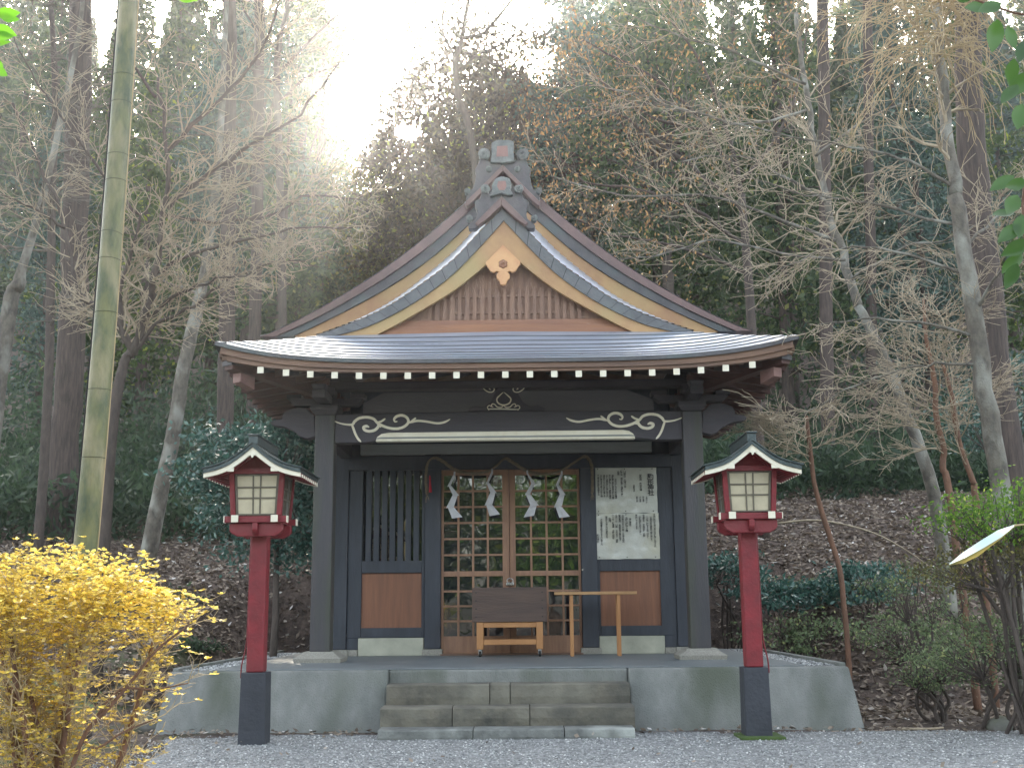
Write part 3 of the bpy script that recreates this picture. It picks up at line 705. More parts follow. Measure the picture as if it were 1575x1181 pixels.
# --- rear gable and its roof
GY = .9
b = MB(); band(b, R_top, R_mid, 3.03, 2.84, GY-.06, 4.9); b.build('main_roof', 'brown_copper', sh)
b = MB(); band(b, [(x, z-.002) for x, z in R_mid], R_in, 2.84, 2.64, GY-.03, GY+.3); b.build('rear_gable_edge', 'dark_copper', sh)
b = MB(); band(b, [(x, z-.002) for x, z in R_in], [(x, z-.06) for x, z in R_bot], 2.62, 2.3, GY, GY+.06); b.build('rear_bargeboard', 'gold_wood', sh)
b = MB(); uu = np.linspace(-2.6, 2.6, 31); b.strip([(XC+u, lerp_prof(R_in, abs(u))-.03) for u in uu], [(XC+u, 4.1) for u in uu], GY+.062, GY+.1); b.build('rear_gable_wall', 'gable_wood', sh)
b = MB(); uu = np.linspace(-2.8, 2.8, 31); b.strip([(XC+u, lerp_prof(R_mid, abs(u))-.03) for u in uu], [(XC+u, 4.0) for u in uu], 4.8, 4.85); b.build('back_gable_wall', 'gable_wood', sh)
# courses on the main roof
b = MB()
for s in (-1, 1):
    A = rs(R_top, 3.03, 24)
    for k in range(24):
        (xa, za), (xb, zb) = A[k], A[k+1]
        b.grid([[(XC+s*xb, GY-.058, zb+.003), (XC+s*xb, 4.9, zb+.003)], [(XC+s*xb, GY-.058, zb+.017), (XC+s*xb, 4.9, zb+.017)], [(XC+s*xa, GY-.058, za+.004), (XC+s*xa, 4.9, za+.004)]])
b.build('main_roof_courses', 'copper_roof', sh)
b = MB(); b.box(XC-.13, XC+.13, GY+.25, 4.9, 6.5, 6.78); b.box(XC-.17, XC+.17, GY+.25, 4.9, 6.78, 6.83); b.build('main_ridge', 'dark_copper', sh, bevel=.01)
b = MB(); b.box(XC-.08, XC+.08, .02, GY, 5.66, 5.85); b.build('front_ridge', 'dark_copper', sh, bevel=.01)
# --- ridge-end ornaments
def corn(x, y, Y):
    w = at(690+x/6.56, 190+y/6.56, Y); return (w[0], w[2])
def ornament(Y, shield, inner, curls, wing, vband, xc_px, xadj):
    on = MB(); c0 = corn(xc_px, 500, Y)[0]
    cv = lambda x, y: (XC-.02+(corn(x, y, Y)[0]-c0), corn(x, y, Y)[1])
    def both(pts): return [[cv(x, y) for x, y in pts], [cv(2*xc_px-x, y) for x, y in pts][::-1]]
    W = MB()
    for p in both(wing): W.prism(p[::-1], Y, Y+.12)
    w = W.build('ridge_ornament', 'dark_copper', sh, bevel=.012)
    B = MB(); B.prism([cv(x, y) for x, y in shield][::-1], Y-.05, Y+.1); B.build('shield', 'verdigris', w, bevel=.012)
    B = MB(); B.prism([cv(x, y) for x, y in inner][::-1], Y-.056, Y-.04); B.build('shield_plate', 'rust_plate', w)
    for (x, y, r) in curls:
        for xx, sg in ((x, 1), (2*xc_px-x, -1)):
            B = MB(); c = cv(xx, y); R = r/6.56*.0078
            pts = []
            for k in range(26):
                a = sg*(k*.5-1.2); rr = R*(1-.8*k/25); pts.append((c[0]+rr*math.cos(a)*1, Y-.03-.03*k/25, c[1]+rr*math.sin(a)))
            B.tube(pts, [R*.34*(1-.4*k/25) for k in range(26)], 8)
            B.tube([(c[0], Y+.06, c[1]), (c[0], Y-.03, c[1])], [R*.95, R*.8], 14)
            B.build('scroll_curl', 'verdigris', w, smooth=True)
    B = MB()
    for p in both(vband): B.prism(p[::-1], Y-.03, Y+.1)
    B.build('ridge_cap_moulding', 'brown_copper', w, bevel=.01)
ornament(GY-.16, [(430, 210), (490, 180), (610, 180), (655, 200), (652, 300), (665, 395), (625, 402), (585, 408), (540, 415), (500, 408), (455, 412), (418, 410), (432, 330)],
         [(488, 248), (592, 243), (600, 350), (480, 352)], [(352, 320, 58), (402, 470, 30), (186, 692, 30)],
         [(545, 400), (420, 390), (330, 320), (290, 420), (262, 465), (275, 520), (262, 600), (240, 660), (180, 705), (170, 775), (255, 790), (330, 700), (420, 600), (545, 470)],
         [(545, 425), (545, 492), (400, 630), (250, 790), (175, 850), (165, 800), (300, 670)], 545, 0)
ornament(-.17, [(462, 575), (495, 557), (530, 547), (570, 556), (612, 566), (628, 620), (620, 680), (650, 735), (600, 740), (530, 720), (455, 742), (410, 752), (440, 690), (430, 640)],
         [(495, 600), (570, 598), (580, 650), (560, 690), (505, 690), (485, 650)], [(362, 672, 42), (205, 965, 30)],
         [(530, 700), (440, 720), (330, 690), (310, 760), (258, 780), (262, 830), (285, 900), (270, 960), (215, 1000), (190, 1030), (200, 1066), (270, 1062), (300, 1030), (420, 900), (530, 800)],
         [(530, 742), (530, 838), (400, 960), (290, 1040), (262, 1012), (420, 850)], 530, 0)

# ================================================================== THINGS ON THE PLATFORM
# offering box on a wheeled frame
ob = empty('offering_box', (0, 1.25, Z0), 'brown wooden offering box on a wheeled orange frame before the doors', 'offering box')
x0, x1, y0, y1 = -.46, .43, 1.05, 1.42
b = MB(); zt, zb = 1.37, .965
b.box(x0, x1, y0, y0+.025, zb, zt); b.box(x0, x1, y1-.025, y1, zb, zt); b.box(x0, x0+.03, y0+.026, y1-.026, zb, zt-.002); b.box(x1-.03, x1, y0+.026, y1-.026, zb, zt-.002); b.box(x0+.03, x1-.03, y0+.026, y1-.026, zb, zb+.02)
b.build('chest', 'box_wood', ob, bevel=.004)
b = MB()
for xx in (x0+.045, x1-.055):
    for k in range(4):
        z = zb+.06+k*.095; b.tube([(xx, y0+.004, z), (xx, y0-.006, z)], .008, 8)
b.build('nail_heads', 'rubber', ob)
b = MB()
for k in range(9):
    xx = x0+.07+k*.094; b.box(xx, xx+.02, y0+.025, y1-.025, zt-.05, zt-.03)
b.build('grille', 'box_wood', ob)
b = MB()
for xx in (x0+.05, x1-.13):
    for yy in (y0+.01, y1-.09): b.box(xx, xx+.08, yy, yy+.08, Z0+.085, zb-.001)
b.box(x0+.13, x1-.13, y0+.02, y0+.05, .9, zb-.003); b.box(x0+.13, x1-.13, y0+.02, y0+.05, .7, .76); b.box(x0+.13, x1-.13, y1-.08, y1-.05, .9, zb-.003); b.box(x0+.13, x1-.13, y1-.08, y1-.05, .7, .76)
for xx in (x0+.07, x1-.11): b.box(xx, xx+.04, y0+.09, y1-.09, .71, .75)
b.build('stand', 'new_wood', ob, bevel=.005)
for xx in (x0+.09, x1-.09):
    for yy in (y0+.05, y1-.05):
        b = MB(); b.tube([(xx-.012, yy, Z0+.036), (xx+.012, yy, Z0+.036)], .036, 14); w = b.build('caster', 'rubber', ob)
        b = MB(); b.box(xx-.018, xx+.018, yy-.02, yy+.02, Z0+.06, Z0+.085); b.box(xx-.02, xx-.015, yy-.014, yy+.014, Z0+.03, Z0+.06); b.box(xx+.015, xx+.02, yy-.014, yy+.014, Z0+.03, Z0+.06); b.build('fork', 'steel', w)
# narrow table
tb = empty('narrow_table', (1, 1.1, Z0), 'light wooden narrow table on thin legs beside the offering box', 'table')
b = MB(); b.box(.52, 1.5, .98, 1.2, 1.275, 1.31); b.build('tabletop', 'table_wood', tb, bevel=.004)
for xx in (.72, 1.28):
    for yy in (1.0, 1.155):
        b = MB(); b.box(xx-.018, xx+.022, yy, yy+.03, Z0, 1.273); b.build('leg', 'new_wood', tb, bevel=.003)
# padlock
pl = empty('padlock', (-.02, YW, 1.45), 'small silver padlock hanging on the lattice doors', 'padlock')
b = MB(); b.box(-.065, .035, DY-.035, DY-.005, 1.4, 1.445); b.build('body', 'steel', pl, bevel=.01)
b = MB(); b.tube(smoothpts([(-.05, DY-.02, 1.44), (-.05, DY-.02, 1.475), (-.015, DY-.02, 1.49), (.02, DY-.02, 1.475), (.02, DY-.02, 1.44)], 4), .006, 8); b.build('shackle', 'steel', pl, smooth=True)
# sacred rope
RP = [(657, 760), (655, 735), (658, 712), (668, 704), (682, 710), (699, 722), (725, 728), (750, 725), (765, 715), (777, 705), (790, 712), (811, 724), (836, 729), (860, 725), (882, 712), (899, 702), (909, 712), (911, 735), (911, 758)]
YR = YW-.12
pts = smoothpts([at(x, y, YR) for x, y in RP], 5)
rp = empty('sacred_rope', at(784, 716, YR), 'twisted brown straw rope hung in swags above the doors', 'rope')
b = MB()
for ph in (0, 2*pi/3, 4*pi/3):
    q = []
    for i, p in enumerate(pts):
        a = ph+i*.9; q.append(p+Vector((.008*math.cos(a), .009*math.sin(a), .008*math.cos(a))))
    b.tube(q, .0125, 7)
b.build('strands', 'rope', rp, smooth=True)
b = MB()
for px_ in ((657, 760), (911, 758)):
    c = Vector(at(*px_, YR))
    for k in range(14):
        a = random.uniform(0, 6.3); b.tube([c, c+Vector((.025*math.cos(a), .025*math.sin(a), -random.uniform(.05, .11)))], [.004, .002], 4)
b.build('frayed_end', 'rope', rp)
# zigzag paper streamers
def shide(px, py, seed, label):
    rnd = random.Random(seed); c = Vector(at(px, py, YR-.03))
    o = empty('paper_streamer', c, label, 'paper streamer', 'white paper streamers on the rope')
    sg = rnd.choice((-1, 1))
    b = MB(); w = [.035, .075, .1, .13]; x = c.x; z = c.z; y = c.y
    for k, (hh) in enumerate((.16, .15, .17, .16)):
        dx = sg*(.062+.02*rnd.random())*(1 if k % 2 == 0 else -1); ww = .028+.026*k*.8
        tw = rnd.uniform(-.03, .03)
        q0 = Vector((x-ww*.35, y, z)); q1 = Vector((x+ww*.5, y+tw, z-.012)); q2 = Vector((x+dx+ww*.9, y-tw, z-hh*.9)); q3 = Vector((x+dx-ww*.55, y+tw, z-hh))
        n = 6
        rows = []
        for j in range(n+1):
            t = j/n; a = q0.lerp(q3, t); d = q1.lerp(q2, t); cu = .015*math.sin(t*3+k)
            rows.append([tuple(a), tuple(a.lerp(d, .5)+Vector((0, cu, 0))), tuple(d)])
        b.grid(rows); x += dx*.9; z -= hh*.82; y += .006*(-1)**k
    b.build('folded_paper', 'paper', o)
    bb = MB(); bb.tube([c+Vector((0, .02, .03)), c+Vector((0, 0, -.01))], .012, 6); bb.build('knot', 'paper', o)
shide(699, 729, 3, 'white zigzag paper streamer, leftmost of the four on the rope')
shide(757, 725, 4, 'white zigzag paper streamer on the rope just left of the door meeting')
shide(811, 727, 5, 'white zigzag paper streamer on the rope just right of the door meeting')
shide(864, 728, 8, 'white zigzag paper streamer, rightmost of the four on the rope')
tg = empty('red_tassel', at(661, 745, YR), 'small red tassel hanging beside the left end of the rope', 'tassel')
b = MB(); a = Vector(at(661, 731, YR-.03)); e = Vector(at(662, 757, YR-.03)); b.tube([a, a.lerp(e, .2), a.lerp(e, .3), e], [.005, .014, .01, .02], 8); b.build('cord_and_fringe', 'red_cloth', tg, smooth=True)
# notices
def notice(name, x0, x1, z0, z1, label, columns, seed):
    o = empty(name, ((x0+x1)/2, YW, z0), label, 'notice', 'laminated notices on the wall')
    rnd = random.Random(seed); n, m = 26, 18; rows = []
    yf = lambda u, v: YW+.012-.012*abs(mnoise.noise(Vector((u*4+seed, v*3, 0))))-.006*mnoise.noise(Vector((u*11, v*9, seed)))
    for j in range(m+1):
        v = j/m; rows.append([(x0+(x1-x0)*i/n+.006*mnoise.noise(Vector((v*6, i > n/2, seed))), yf(i/n, v), z0+(z1-z0)*v+.006*mnoise.noise(Vector((i/n*7, j > m/2, seed)))) for i in range(n+1)])
    b = MB(); b.grid(rows); b.build('laminated_sheet', 'laminate', o, smooth=True)
    for (fx_, fz_, size, txt) in columns:
        cu = bpy.data.curves.new('writing', 'FONT'); cu.body = '\n'.join(txt); cu.size = size; cu.align_x = 'CENTER'; cu.space_line = .82; cu.resolution_u = 2
        cu.offset = size*.022
        tmp = bpy.data.objects.new('writing', cu); COL.objects.link(tmp)
        tmp.rotation_euler = (pi/2, 0, 0)
        bpy.context.view_layer.update()
        me = bpy.data.meshes.new_from_object(tmp.evaluated_get(bpy.context.evaluated_depsgraph_get()))
        bpy.data.objects.remove(tmp); me.materials.clear(); me.materials.append(MATS['ink'])
        X = x0+(x1-x0)*fx_; Z = z0+(z1-z0)*fz_
        t = bpy.data.objects.new('writing', me); COL.objects.link(t); t.parent = o
        pw = wloc(o)
        t.location = (X-pw.x, YW-.016-pw.y, Z-pw.z); t.rotation_euler = (pi/2, 0, 0)
    b = MB()
    for fx_ in (.08, .5, .93):
        for v in (.04, .97):
            X = x0+(x1-x0)*fx_; Z = z0+(z1-z0)*v; b.tube([(X, YW+.01, Z), (X, YW-.018, Z)], .006, 8)
    b.build('pins', 'rubber', o)
s1 = .0285
notice('notice_sheet', 1.045, 1.855, 2.287, 2.86, 'upper laminated notice whose large title stands in one column at its right', [
    (.9, .74, .082, '駒形神社'), (.745, .8, .032, '御祭神　駒形大神'), (.745, .92, .026, '一'), (.64, .58, .026, '天御中主'), (.83, .33, .022, '大神他三柱'), (.78, .33, .022, '箱根権現'), (.73, .33, .022, '大山祇神'), (.68, .33, .022, '香取大神'),
    (.5, .88, .032, '例祭日　八月一日'), (.45, .9, s1, '鎮座地　箱根町芦之湯駒形山麓'), (.4, .88, .032, '由緒'), (.355, .72, s1, '当社は往古より駒形権現'), (.31, .8, s1, '源頼朝公箱根参詣の折に立寄'), (.265, .8, s1, '芦之湯鎮守として崇敬を集め'), (.22, .8, s1, '古くは東光庵の傍に祀られ'), (.175, .8, s1, '湯治の人々の信仰も篤く今'), (.13, .8, s1, '日に至るまで里人の守り神'), (.085, .8, s1, '平成五年社殿を造営する')], 1)
notice('notice_sheet', 1.04, 1.865, 1.715, 2.283, 'lower laminated notice filled with small columns of writing', [
    (.93, .95, s1, '一般に駒形大神は馬の守護神と信ぜられ'), (.875, .88, s1, '又家内安全商売繁盛の神なり'), (.82, .9, s1, 'この地に鎮まる由来は古く'), (.765, .93, s1, '交通安全　学業成就　厄除'), (.71, .9, s1, '心願成就を祈る人多し'), (.655, .93, s1, '奉斎しております'),
    (.56, .85, .03, '神仏習合'), (.505, .87, .032, '兵根山鎮守之碑'), (.45, .93, s1, '江戸時代の文人墨客この地を訪れ'), (.4, .93, s1, '賀茂真淵　本居宣長の碑を残す'), (.35, .93, s1, '五月一日　例祭　七月末日　湯祭'), (.3, .93, s1, '十一月　新嘗祭　大晦日除夜'), (.25, .86, .032, '由緒'), (.2, .9, s1, '御祈祷の申込は社務所まで'), (.12, .88, s1, 'この由緒書を読みたる人に幸あれ'), (.065, .5, .032, '駒形神社')], 2)

# ================================================================== LANTERNS
def lantern(x, y, label, lean, cable_side):
    o = empty('shrine_lantern', (x, y, 0), label, 'lantern', 'red post lanterns flanking the steps')
    o.rotation_euler = (0, 0, 0)
    X = lambda v: x+v; Y = lambda v: y+v
    b = MB(); b.frus(x, y, -.03, .6, .23, .23, .215, .215); b.build('post_sleeve', 'lantern_dark', o, bevel=.006)
    b = MB(); b.frus(x, y, .6, 1.78, .15, .15, .145, .145); b.build('post', 'red_paint', o, bevel=.012)
    # cradle of crossed boat-shaped boards
    b = MB()
    boat = lambda c, hw: [(c-hw, 1.875), (c-hw, 1.81), (c-hw+.02, 1.785), (c-hw+.07, 1.757), (c+hw-.07, 1.757), (c+hw-.02, 1.785), (c+hw, 1.81), (c+hw, 1.875)]
    for yy in (-.2, .16): b.prism(boat(x, .235)[::-1], y+yy, y+yy+.05)
    for xx in (-.025,): b.prismx(boat(y, .25), x+xx, x+xx+.05)
    b.build('cradle', 'red_paint', o, bevel=.01)
    b = MB()
    for yy in (-.235, .18): b.box(x-.27, x+.27, y+yy, y+yy+.055, 1.877, 1.932)
    for xx in (-.2, .145): b.box(x+xx, x+xx+.055, y-.262, y+.262, 1.881, 1.935)
    bs = b.build('base_frame', 'red_paint', o, bevel=.003)
    for xx in (-.2, .145):
        for ys in (-.27, .262): MB().box(x+xx-.003, x+xx+.058, y+ys, y+ys+.008, 1.877, 1.938).build('beam_end_cap', 'white_paint', bs)
    for yy in (-.235, .18):
        for xs in (-.278, .27): MB().box(x+xs, x+xs+.008, y+yy-.002, y+yy+.057, 1.875, 1.934).build('beam_end_cap', 'white_paint', bs)
    # box: four flared corner posts, rails, panes
    z0, z1 = 1.936, 2.3
    b = MB(); w0, w1 = .2, .222
    for sx in (-1, 1):
        for sy in (-1, 1):
            q = lambda w, z: [(x+sx*w-.022, y+sy*w-.022, z), (x+sx*w+.022, y+sy*w-.022, z), (x+sx*w+.022, y+sy*w+.022, z), (x+sx*w-.022, y+sy*w+.022, z)]
            b.hexa(q(w0, z0), q(w1, z1))
    b.box(x-.24, x+.24, y-.24, y-.2, z1+.001, z1+.05); b.box(x-.24, x+.24, y+.2, y+.24, z1+.001, z1+.05); b.box(x-.24, x-.2, y-.199, y+.199, z1+.001, z1+.05); b.box(x+.2, x+.24, y-.199, y+.199, z1+.001, z1+.05)
    b.box(x-.18, x+.18, y-.18, y+.18, z0-.05, z0-.004)
    b.build('box_frame', 'red_paint', o, bevel=.004)
    for k, (nx, ny) in enumerate(((0, -1), (1, 0), (0, 1), (-1, 0))):
        def W(u, off, z):
            t = (z-z0)/(z1-z0); w = w0+(w1-w0)*t+off
            return (x+nx*w-ny*u, y+ny*w+nx*u, z)
        hu = lambda z: .176+.02*(z-z0)/(z1-z0)
        def plate(bb, ua, ub, za, zb, o0, o1):
            bb.hexa([W(ua*hu(za), o1, za), W(ub*hu(za), o1, za), W(ub*hu(za), o0, za), W(ua*hu(za), o0, za)], [W(ua*hu(zb), o1, zb), W(ub*hu(zb), o1, zb), W(ub*hu(zb), o0, zb), W(ua*hu(zb), o0, zb)])
        bb = MB(); plate(bb, -1, 1, z0+.005, z1-.002, -.012, -.006); pn = bb.build('pane', 'paper_pane' if k in (0, 2) else 'old_board', o)
        bb = MB(); zz = z0+.005; H = z1-.002-zz
        for ua, ub in ((-1, -.9), (.9, 1), (-.2, -.14), (.14, .2)): plate(bb, ua, ub, zz, zz+H, -.006, .006)
        for za in (0, .4, .66, .96): plate(bb, -.9, .9, zz+H*za, zz+H*(za+.035), -.0065, .005)
        bb.build('muntins', 'muntin', pn)
    # roof
    ctl = [(0, 2.512), (.1, 2.43), (.2, 2.36), (.3, 2.318), (.42, 2.288)]
    pr = smoothprof(ctl, 3); n = len(pr)
    ya, yb = y-.43, y+.43
    T = [(x-u, z) for u, z in pr[::-1]]+[(x+u, z) for u, z in pr[1:]]
    b = MB(); b.strip([(a, z+.035) for a, z in T], T, ya, yb)
    b.strip([(x+(a-x)*1.04, z+.046) for a, z in T], [(x+(a-x)*1.04, z+.0355) for a, z in T], ya-.015, yb+.015)
    rf = b.build('roof', 'lantern_roof', o)
    b = MB(); b.box(x-.04, x+.04, ya+.01, yb-.01, 2.535, 2.61); b.box(x-.05, x+.05, ya-.004, yb+.004, 2.61, 2.625); b.build('ridge', 'lantern_roof', rf, bevel=.006)
    lw = lambda u: .052-.012*(u/.42)
    for yy0 in (ya+.012, yb-.04):
        b = MB(); b.strip([(a, z-.001) for a, z in T], [(a, z-lw(abs(a-x))) for a, z in T], yy0, yy0+.025)
        for sx in (-1, 1): b.add(*_bx(x+sx*.19-.03, x+sx*.19+.03, yy0+.002, yy0+.018, 2.3, 2.335))
        b.build('white_bargeboard', 'white_paint', rf, bevel=.003)
    b = MB(); zc = 2.462
    b.prism([(x, zc+.02), (x+.032, zc-.014), (x+.024, zc-.024), (x+.012, zc-.022), (x+.01, zc-.034), (x, zc-.046), (x-.01, zc-.034), (x-.012, zc-.022), (x-.024, zc-.024), (x-.032, zc-.014)][::1], ya+.002, ya+.012); b.build('pendant', 'white_paint', rf)
    b = MB()
    b.strip([(a, z-.006) for a, z in T], [(a, z-.012) for a, z in T], ya+.04, yb-.045)
    for k in range(9):
        yy = ya+.06+k*.088
        for s_ in (-1, 1):
            q = [(x+s_*u, z-.012) for u, z in pr]; w_ = [(x+s_*u, z-.036) for u, z in pr]
            b.strip(q if s_ > 0 else q[::-1], w_ if s_ > 0 else w_[::-1], yy, yy+.03)
    b.prism([(x-.2, 2.352), (x+.2, 2.352), (x, 2.47)], y-.21, y-.19)
    b.build('roof_rafters', 'red_paint', rf)
    b = MB()
    for k in range(9):
        yy = ya+.06+k*.088
        for s_ in (-1, 1): b.add(*_bx(x+s_*.424-.004, x+s_*.424+.004, yy, yy+.03, 2.25, 2.276))
    b.build('rafter_tips', 'white_paint', rf)
    b = MB(); cs = cable_side
    b.tube(smoothpts([(x+cs*.08, y-.03, 1.76), (x+cs*.083, y-.03, 1.2), (x+cs*.088, y-.03, .85), (x+cs*.12, y-.04, .66), (x+cs*.125, y-.03, .55)], 4), .007, 6); b.build('cable', 'red_paint', o, smooth=True)
    return o
def _bx(x0, x1, y0, y1, z0, z1):
    m = MB().box(x0, x1, y0, y1, z0, z1); return m.v, m.f
lantern(-2.175, -2.6, 'red post lantern with little copper roof standing left of the steps', 0, -1)
lr = lantern(2.17, -2.45, 'red post lantern with little copper roof right of the steps, on a flat base plate', 0, 1)
b = MB(); b.box(2.0, 2.38, -2.66, -2.26, -.01, .03); b.build('base_plate', 'moss', lr, bevel=.01)

# ================================================================== PLANTS
class Segs:
    def __init__(s): s.a = []
    def add(s, p, q, r0, r1): s.a.append((*p, *q, r0, r1))
    def verts(s, k=4):
        A = np.array(s.a); A = A[~(inside(A[:, 3:6]) | inside(A[:, :3]))]; p, q, r0, r1 = A[:, :3], A[:, 3:6], A[:, 6], A[:, 7]
        t = q-p; t /= np.linalg.norm(t, axis=1)[:, None]+1e-9
        h = np.where(np.abs(t[:, 2:3]) < .9, np.array([[0, 0, 1.]]), np.array([[1., 0, 0]]))
        a = np.cross(t, h); a /= np.linalg.norm(a, axis=1)[:, None]; b = np.cross(t, a)
        an = 2*pi*np.arange(k)/k
        ring = np.cos(an)[None, :, None]*a[:, None]+np.sin(an)[None, :, None]*b[:, None]
        V = np.concatenate([p[:, None]+ring*r0[:, None, None], (q+t*(r1*.5)[:, None])[:, None]+ring*r1[:, None, None]], 1)
        i = np.arange(k); f = np.stack([i, (i+1) % k, (i+1) % k+k, i+k], 1)
        Fa = (f[None]+2*k*np.arange(len(A))[:, None, None]).reshape(-1, 4)
        return V.reshape(-1, 3), Fa
def grow(S_, tips, p, d, L, r, lev, rnd, kids=3, ang=.7, grav=0, zig=.18, flat=0, n=4, minr=.0022, shrink=.55):
    """a limb that forks into finer ones; records its tips"""
    p = Vector(p); d = Vector(d).normalized()
    for i in range(n):
        d = (d+Vector((rnd.gauss(0, zig), rnd.gauss(0, zig), rnd.gauss(0, zig*(1-flat))+grav))).normalized()
        q = p+d*(L/n); r2 = max(minr, r*(1-(i+1)/n*.62)); r1 = max(minr, r*(1-i/n*.62))
        S_.add(p, q, r1, r2)
        if lev > 0:
            for _ in range(kids if i else max(1, kids-1)):
                ax = d.cross(Vector((rnd.gauss(0, 1), rnd.gauss(0, 1), rnd.gauss(0, 1)*(1-flat)+flat*2))).normalized()
                nd = (d+ax*ang*rnd.uniform(.7, 1.5)*rnd.choice((-1, 1))).normalized()
                if flat: nd.z *= (1-flat*.7)
                grow(S_, tips, q, nd, L*shrink*rnd.uniform(.6, 1.15), r2*.55, lev-1, rnd, kids, ang, grav, zig, flat, max(2, n-1), minr, shrink)
        p = q
    tips.append((p.x, p.y, p.z))
def trunk_obj(pts, rad, m, parent, k=12, name='trunk', n=4):
    P = smoothpts(pts, n); N = len(P)
    R = [lerp_prof([(i/(len(rad)-1), r) for i, r in enumerate(rad)], j/(N-1)) for j in range(N)]
    rr = random.Random(len(P)); P = [p+Vector((rr.gauss(0, r*.07), rr.gauss(0, r*.07), 0)) for p, r in zip(P, R)]
    b = MB(); b.tube(P, R, k); return b.build(name, m, parent, smooth=True), P, R
def crown(parent, V, m, name='crown'):
    return np_mesh(name, V, 4, m, parent)

# ---- evergreen conifers of the hillside
def conifer(x, y, h, R, z0f, m, seed, label, group, leaf=.2, dens=1.0, kind='conifer', r0=.2, name='conifer_tree', bark='bark_cedar', ztop=None):
    rnd = np.random.default_rng(seed); zb = ground_z(x, y)-.1
    o = empty(name, (x, y, zb), label, 'tree', group)
    lean = rnd.normal(0, .012, 2)*h
    b = MB(); pts = [(x+lean[0]*t*t, y+lean[1]*t*t, zb+h*t) for t in np.linspace(0, 1, 9)]
    b.tube([Vector(p) for p in pts], [r0*(1-.88*t)+(.07 if i == 0 else 0) for i, t in enumerate(np.linspace(0, 1, 9))], 10)
    nb = int(70*dens*(h/14)); C = []; 
    for i in range(nb):
        t = z0f+(1-z0f)*(i+rnd.random())/nb; az = rnd.random()*2*pi
        prof = (1-((t-z0f)/(1-z0f))**1.6)*.95+.05 if kind == 'conifer' else math.sqrt(max(.02, 1-(2*(t-z0f)/(1-z0f)-1)**2))
        L = R*prof*rnd.uniform(.55, 1.15)
        p0 = np.array([x+lean[0]*t*t, y+lean[1]*t*t, zb+h*t]); dr = np.array([math.cos(az), math.sin(az), rnd.uniform(-.1, .35)])
        q = p0+dr*L; q[2] -= .12*L
        if i % 2 == 0: b.tube([Vector(p0), Vector(p0*.5+q*.5)+Vector((0, 0, .06*L)), Vector(q)], [.035*(1.2-t), .022, .008], 4, cap=False)
        m_ = int(46*dens*(.5+L/R)); s = rnd.random(m_)**.7
        c = p0+(q-p0)*s[:, None]+rnd.normal(size=(m_, 3))*np.array([.2, .2, .13])*(.5+L*.28)
        c[:, 2] -= rnd.random(m_)*.25*s
        C.append(c)
    C = np.vstack(C); C = C[~sunlit(C)]
    b.build('trunk', bark, o, smooth=True)
    if len(C): crown(o, cards(C, leaf, leaf*.55, up=(0, 0, -.6), spread=1), m)
    return o
def elev_top(px, py, y):   # height above the ground that reaches this photo height
    return at(px, py, y)
tree_rnd = random.Random(5)
MIX = ['leaf_conifer', 'leaf_conifer_blue', 'leaf_broad', 'leaf_conifer']
# placed by depth row; (x, y, height)
def place_row(y, xs_, hfun, R, seed, leaf, dens, label, group, z0f=.22, mats=MIX, kind='conifer', r0=.2):
    for i, x in enumerate(xs_):
        yy = y+tree_rnd.uniform(-1.3, 1.3); xx = x+tree_rnd.uniform(-.8, .8); h = hfun(xx, yy)
        if h < 3: continue
        conifer(xx, yy, h, R*tree_rnd.uniform(.85, 1.2), z0f, mats[(i+seed) % len(mats)], seed*100+i, label, group, leaf, dens, kind, r0)
def cap(x, y):
    """how tall trees stand: lower in the gap where the sky opens above the shrine"""
    d = y-CAM[1]; az = (x-CAM[0])/d; zg = ground_z(x, y)
    # opening between az -.165 and +.045
    if -.175 < az < .05:
        e = .37 if az < -.09 else .40
        return CAM[2]+d*math.tan(e)-zg+tree_rnd.uniform(-.8, .3)
    return max(10, CAM[2]+d*math.tan(tree_rnd.choice((.43, .5, .6, .62)))-zg)+tree_rnd.uniform(-1, 2)
place_row(21, [-15, -10.5, -7.2, 7.4, 12, 16], lambda x, y: cap(x, y)*.95, 2.6, 1, .2, 1.5, 'tall evergreen tree with bare lower trunk in the nearest rank of the wood', 'evergreen trees in the nearest rank of the wood', .14)
place_row(30, [-17, -12.4, -9.2, -3.4, 1.5, 6.0, 10, 14.5, 19], cap, 3.0, 2, .25, 1.4, 'dark evergreen tree in the second rank of the wood', 'evergreen trees in the second rank of the wood', .08)
place_row(41, [-23, -18, -13.5, -10, -5, -1, 4, 8.5, 13, 18, 23], cap, 3.4, 3, .3, 1.3, 'dark evergreen tree far up in the hillside wood', 'evergreen trees far up the hillside', .1)
# far wood: one mass
def far_wood():
    C = []; S_ = Segs()
    for y, n in ((52, 22), (66, 26), (84, 28)):
        w = .52*(y+13)
        for i in range(n):
            x = -w+2*w*(i+tree_rnd.random()*.6)/n; zg = ground_z(x, y); h = cap(x, y)
            if h < 4: continue
            m = 4600; t = RNG.random(m)**1.25; az = RNG.random(m)*2*pi; R = 3.6*(1.05-t)*np.sqrt(RNG.random(m))
            c = np.stack([x+R*np.cos(az), y+R*np.sin(az), zg+h*(.05+.95*t)], 1)
            lump = np.array([1])
            C.append(c); S_.add((x, y, zg-.3), (x, y, zg+h*.95), .3, .05)
    C = np.vstack(C); C = C[~sunlit(C)]
    V = cards(C, .5, .3, up=(0, 0, -.6))
    o = np_mesh('forest', V, 4, 'leaf_conifer'); tag(o, 'distant evergreen wood closing the view up the hillside', 'forest', kind='stuff')
    v, f = S_.verts(6); t = np_mesh('trunks', v, 4, 'bark_cedar', o, faces=f)
far_wood()

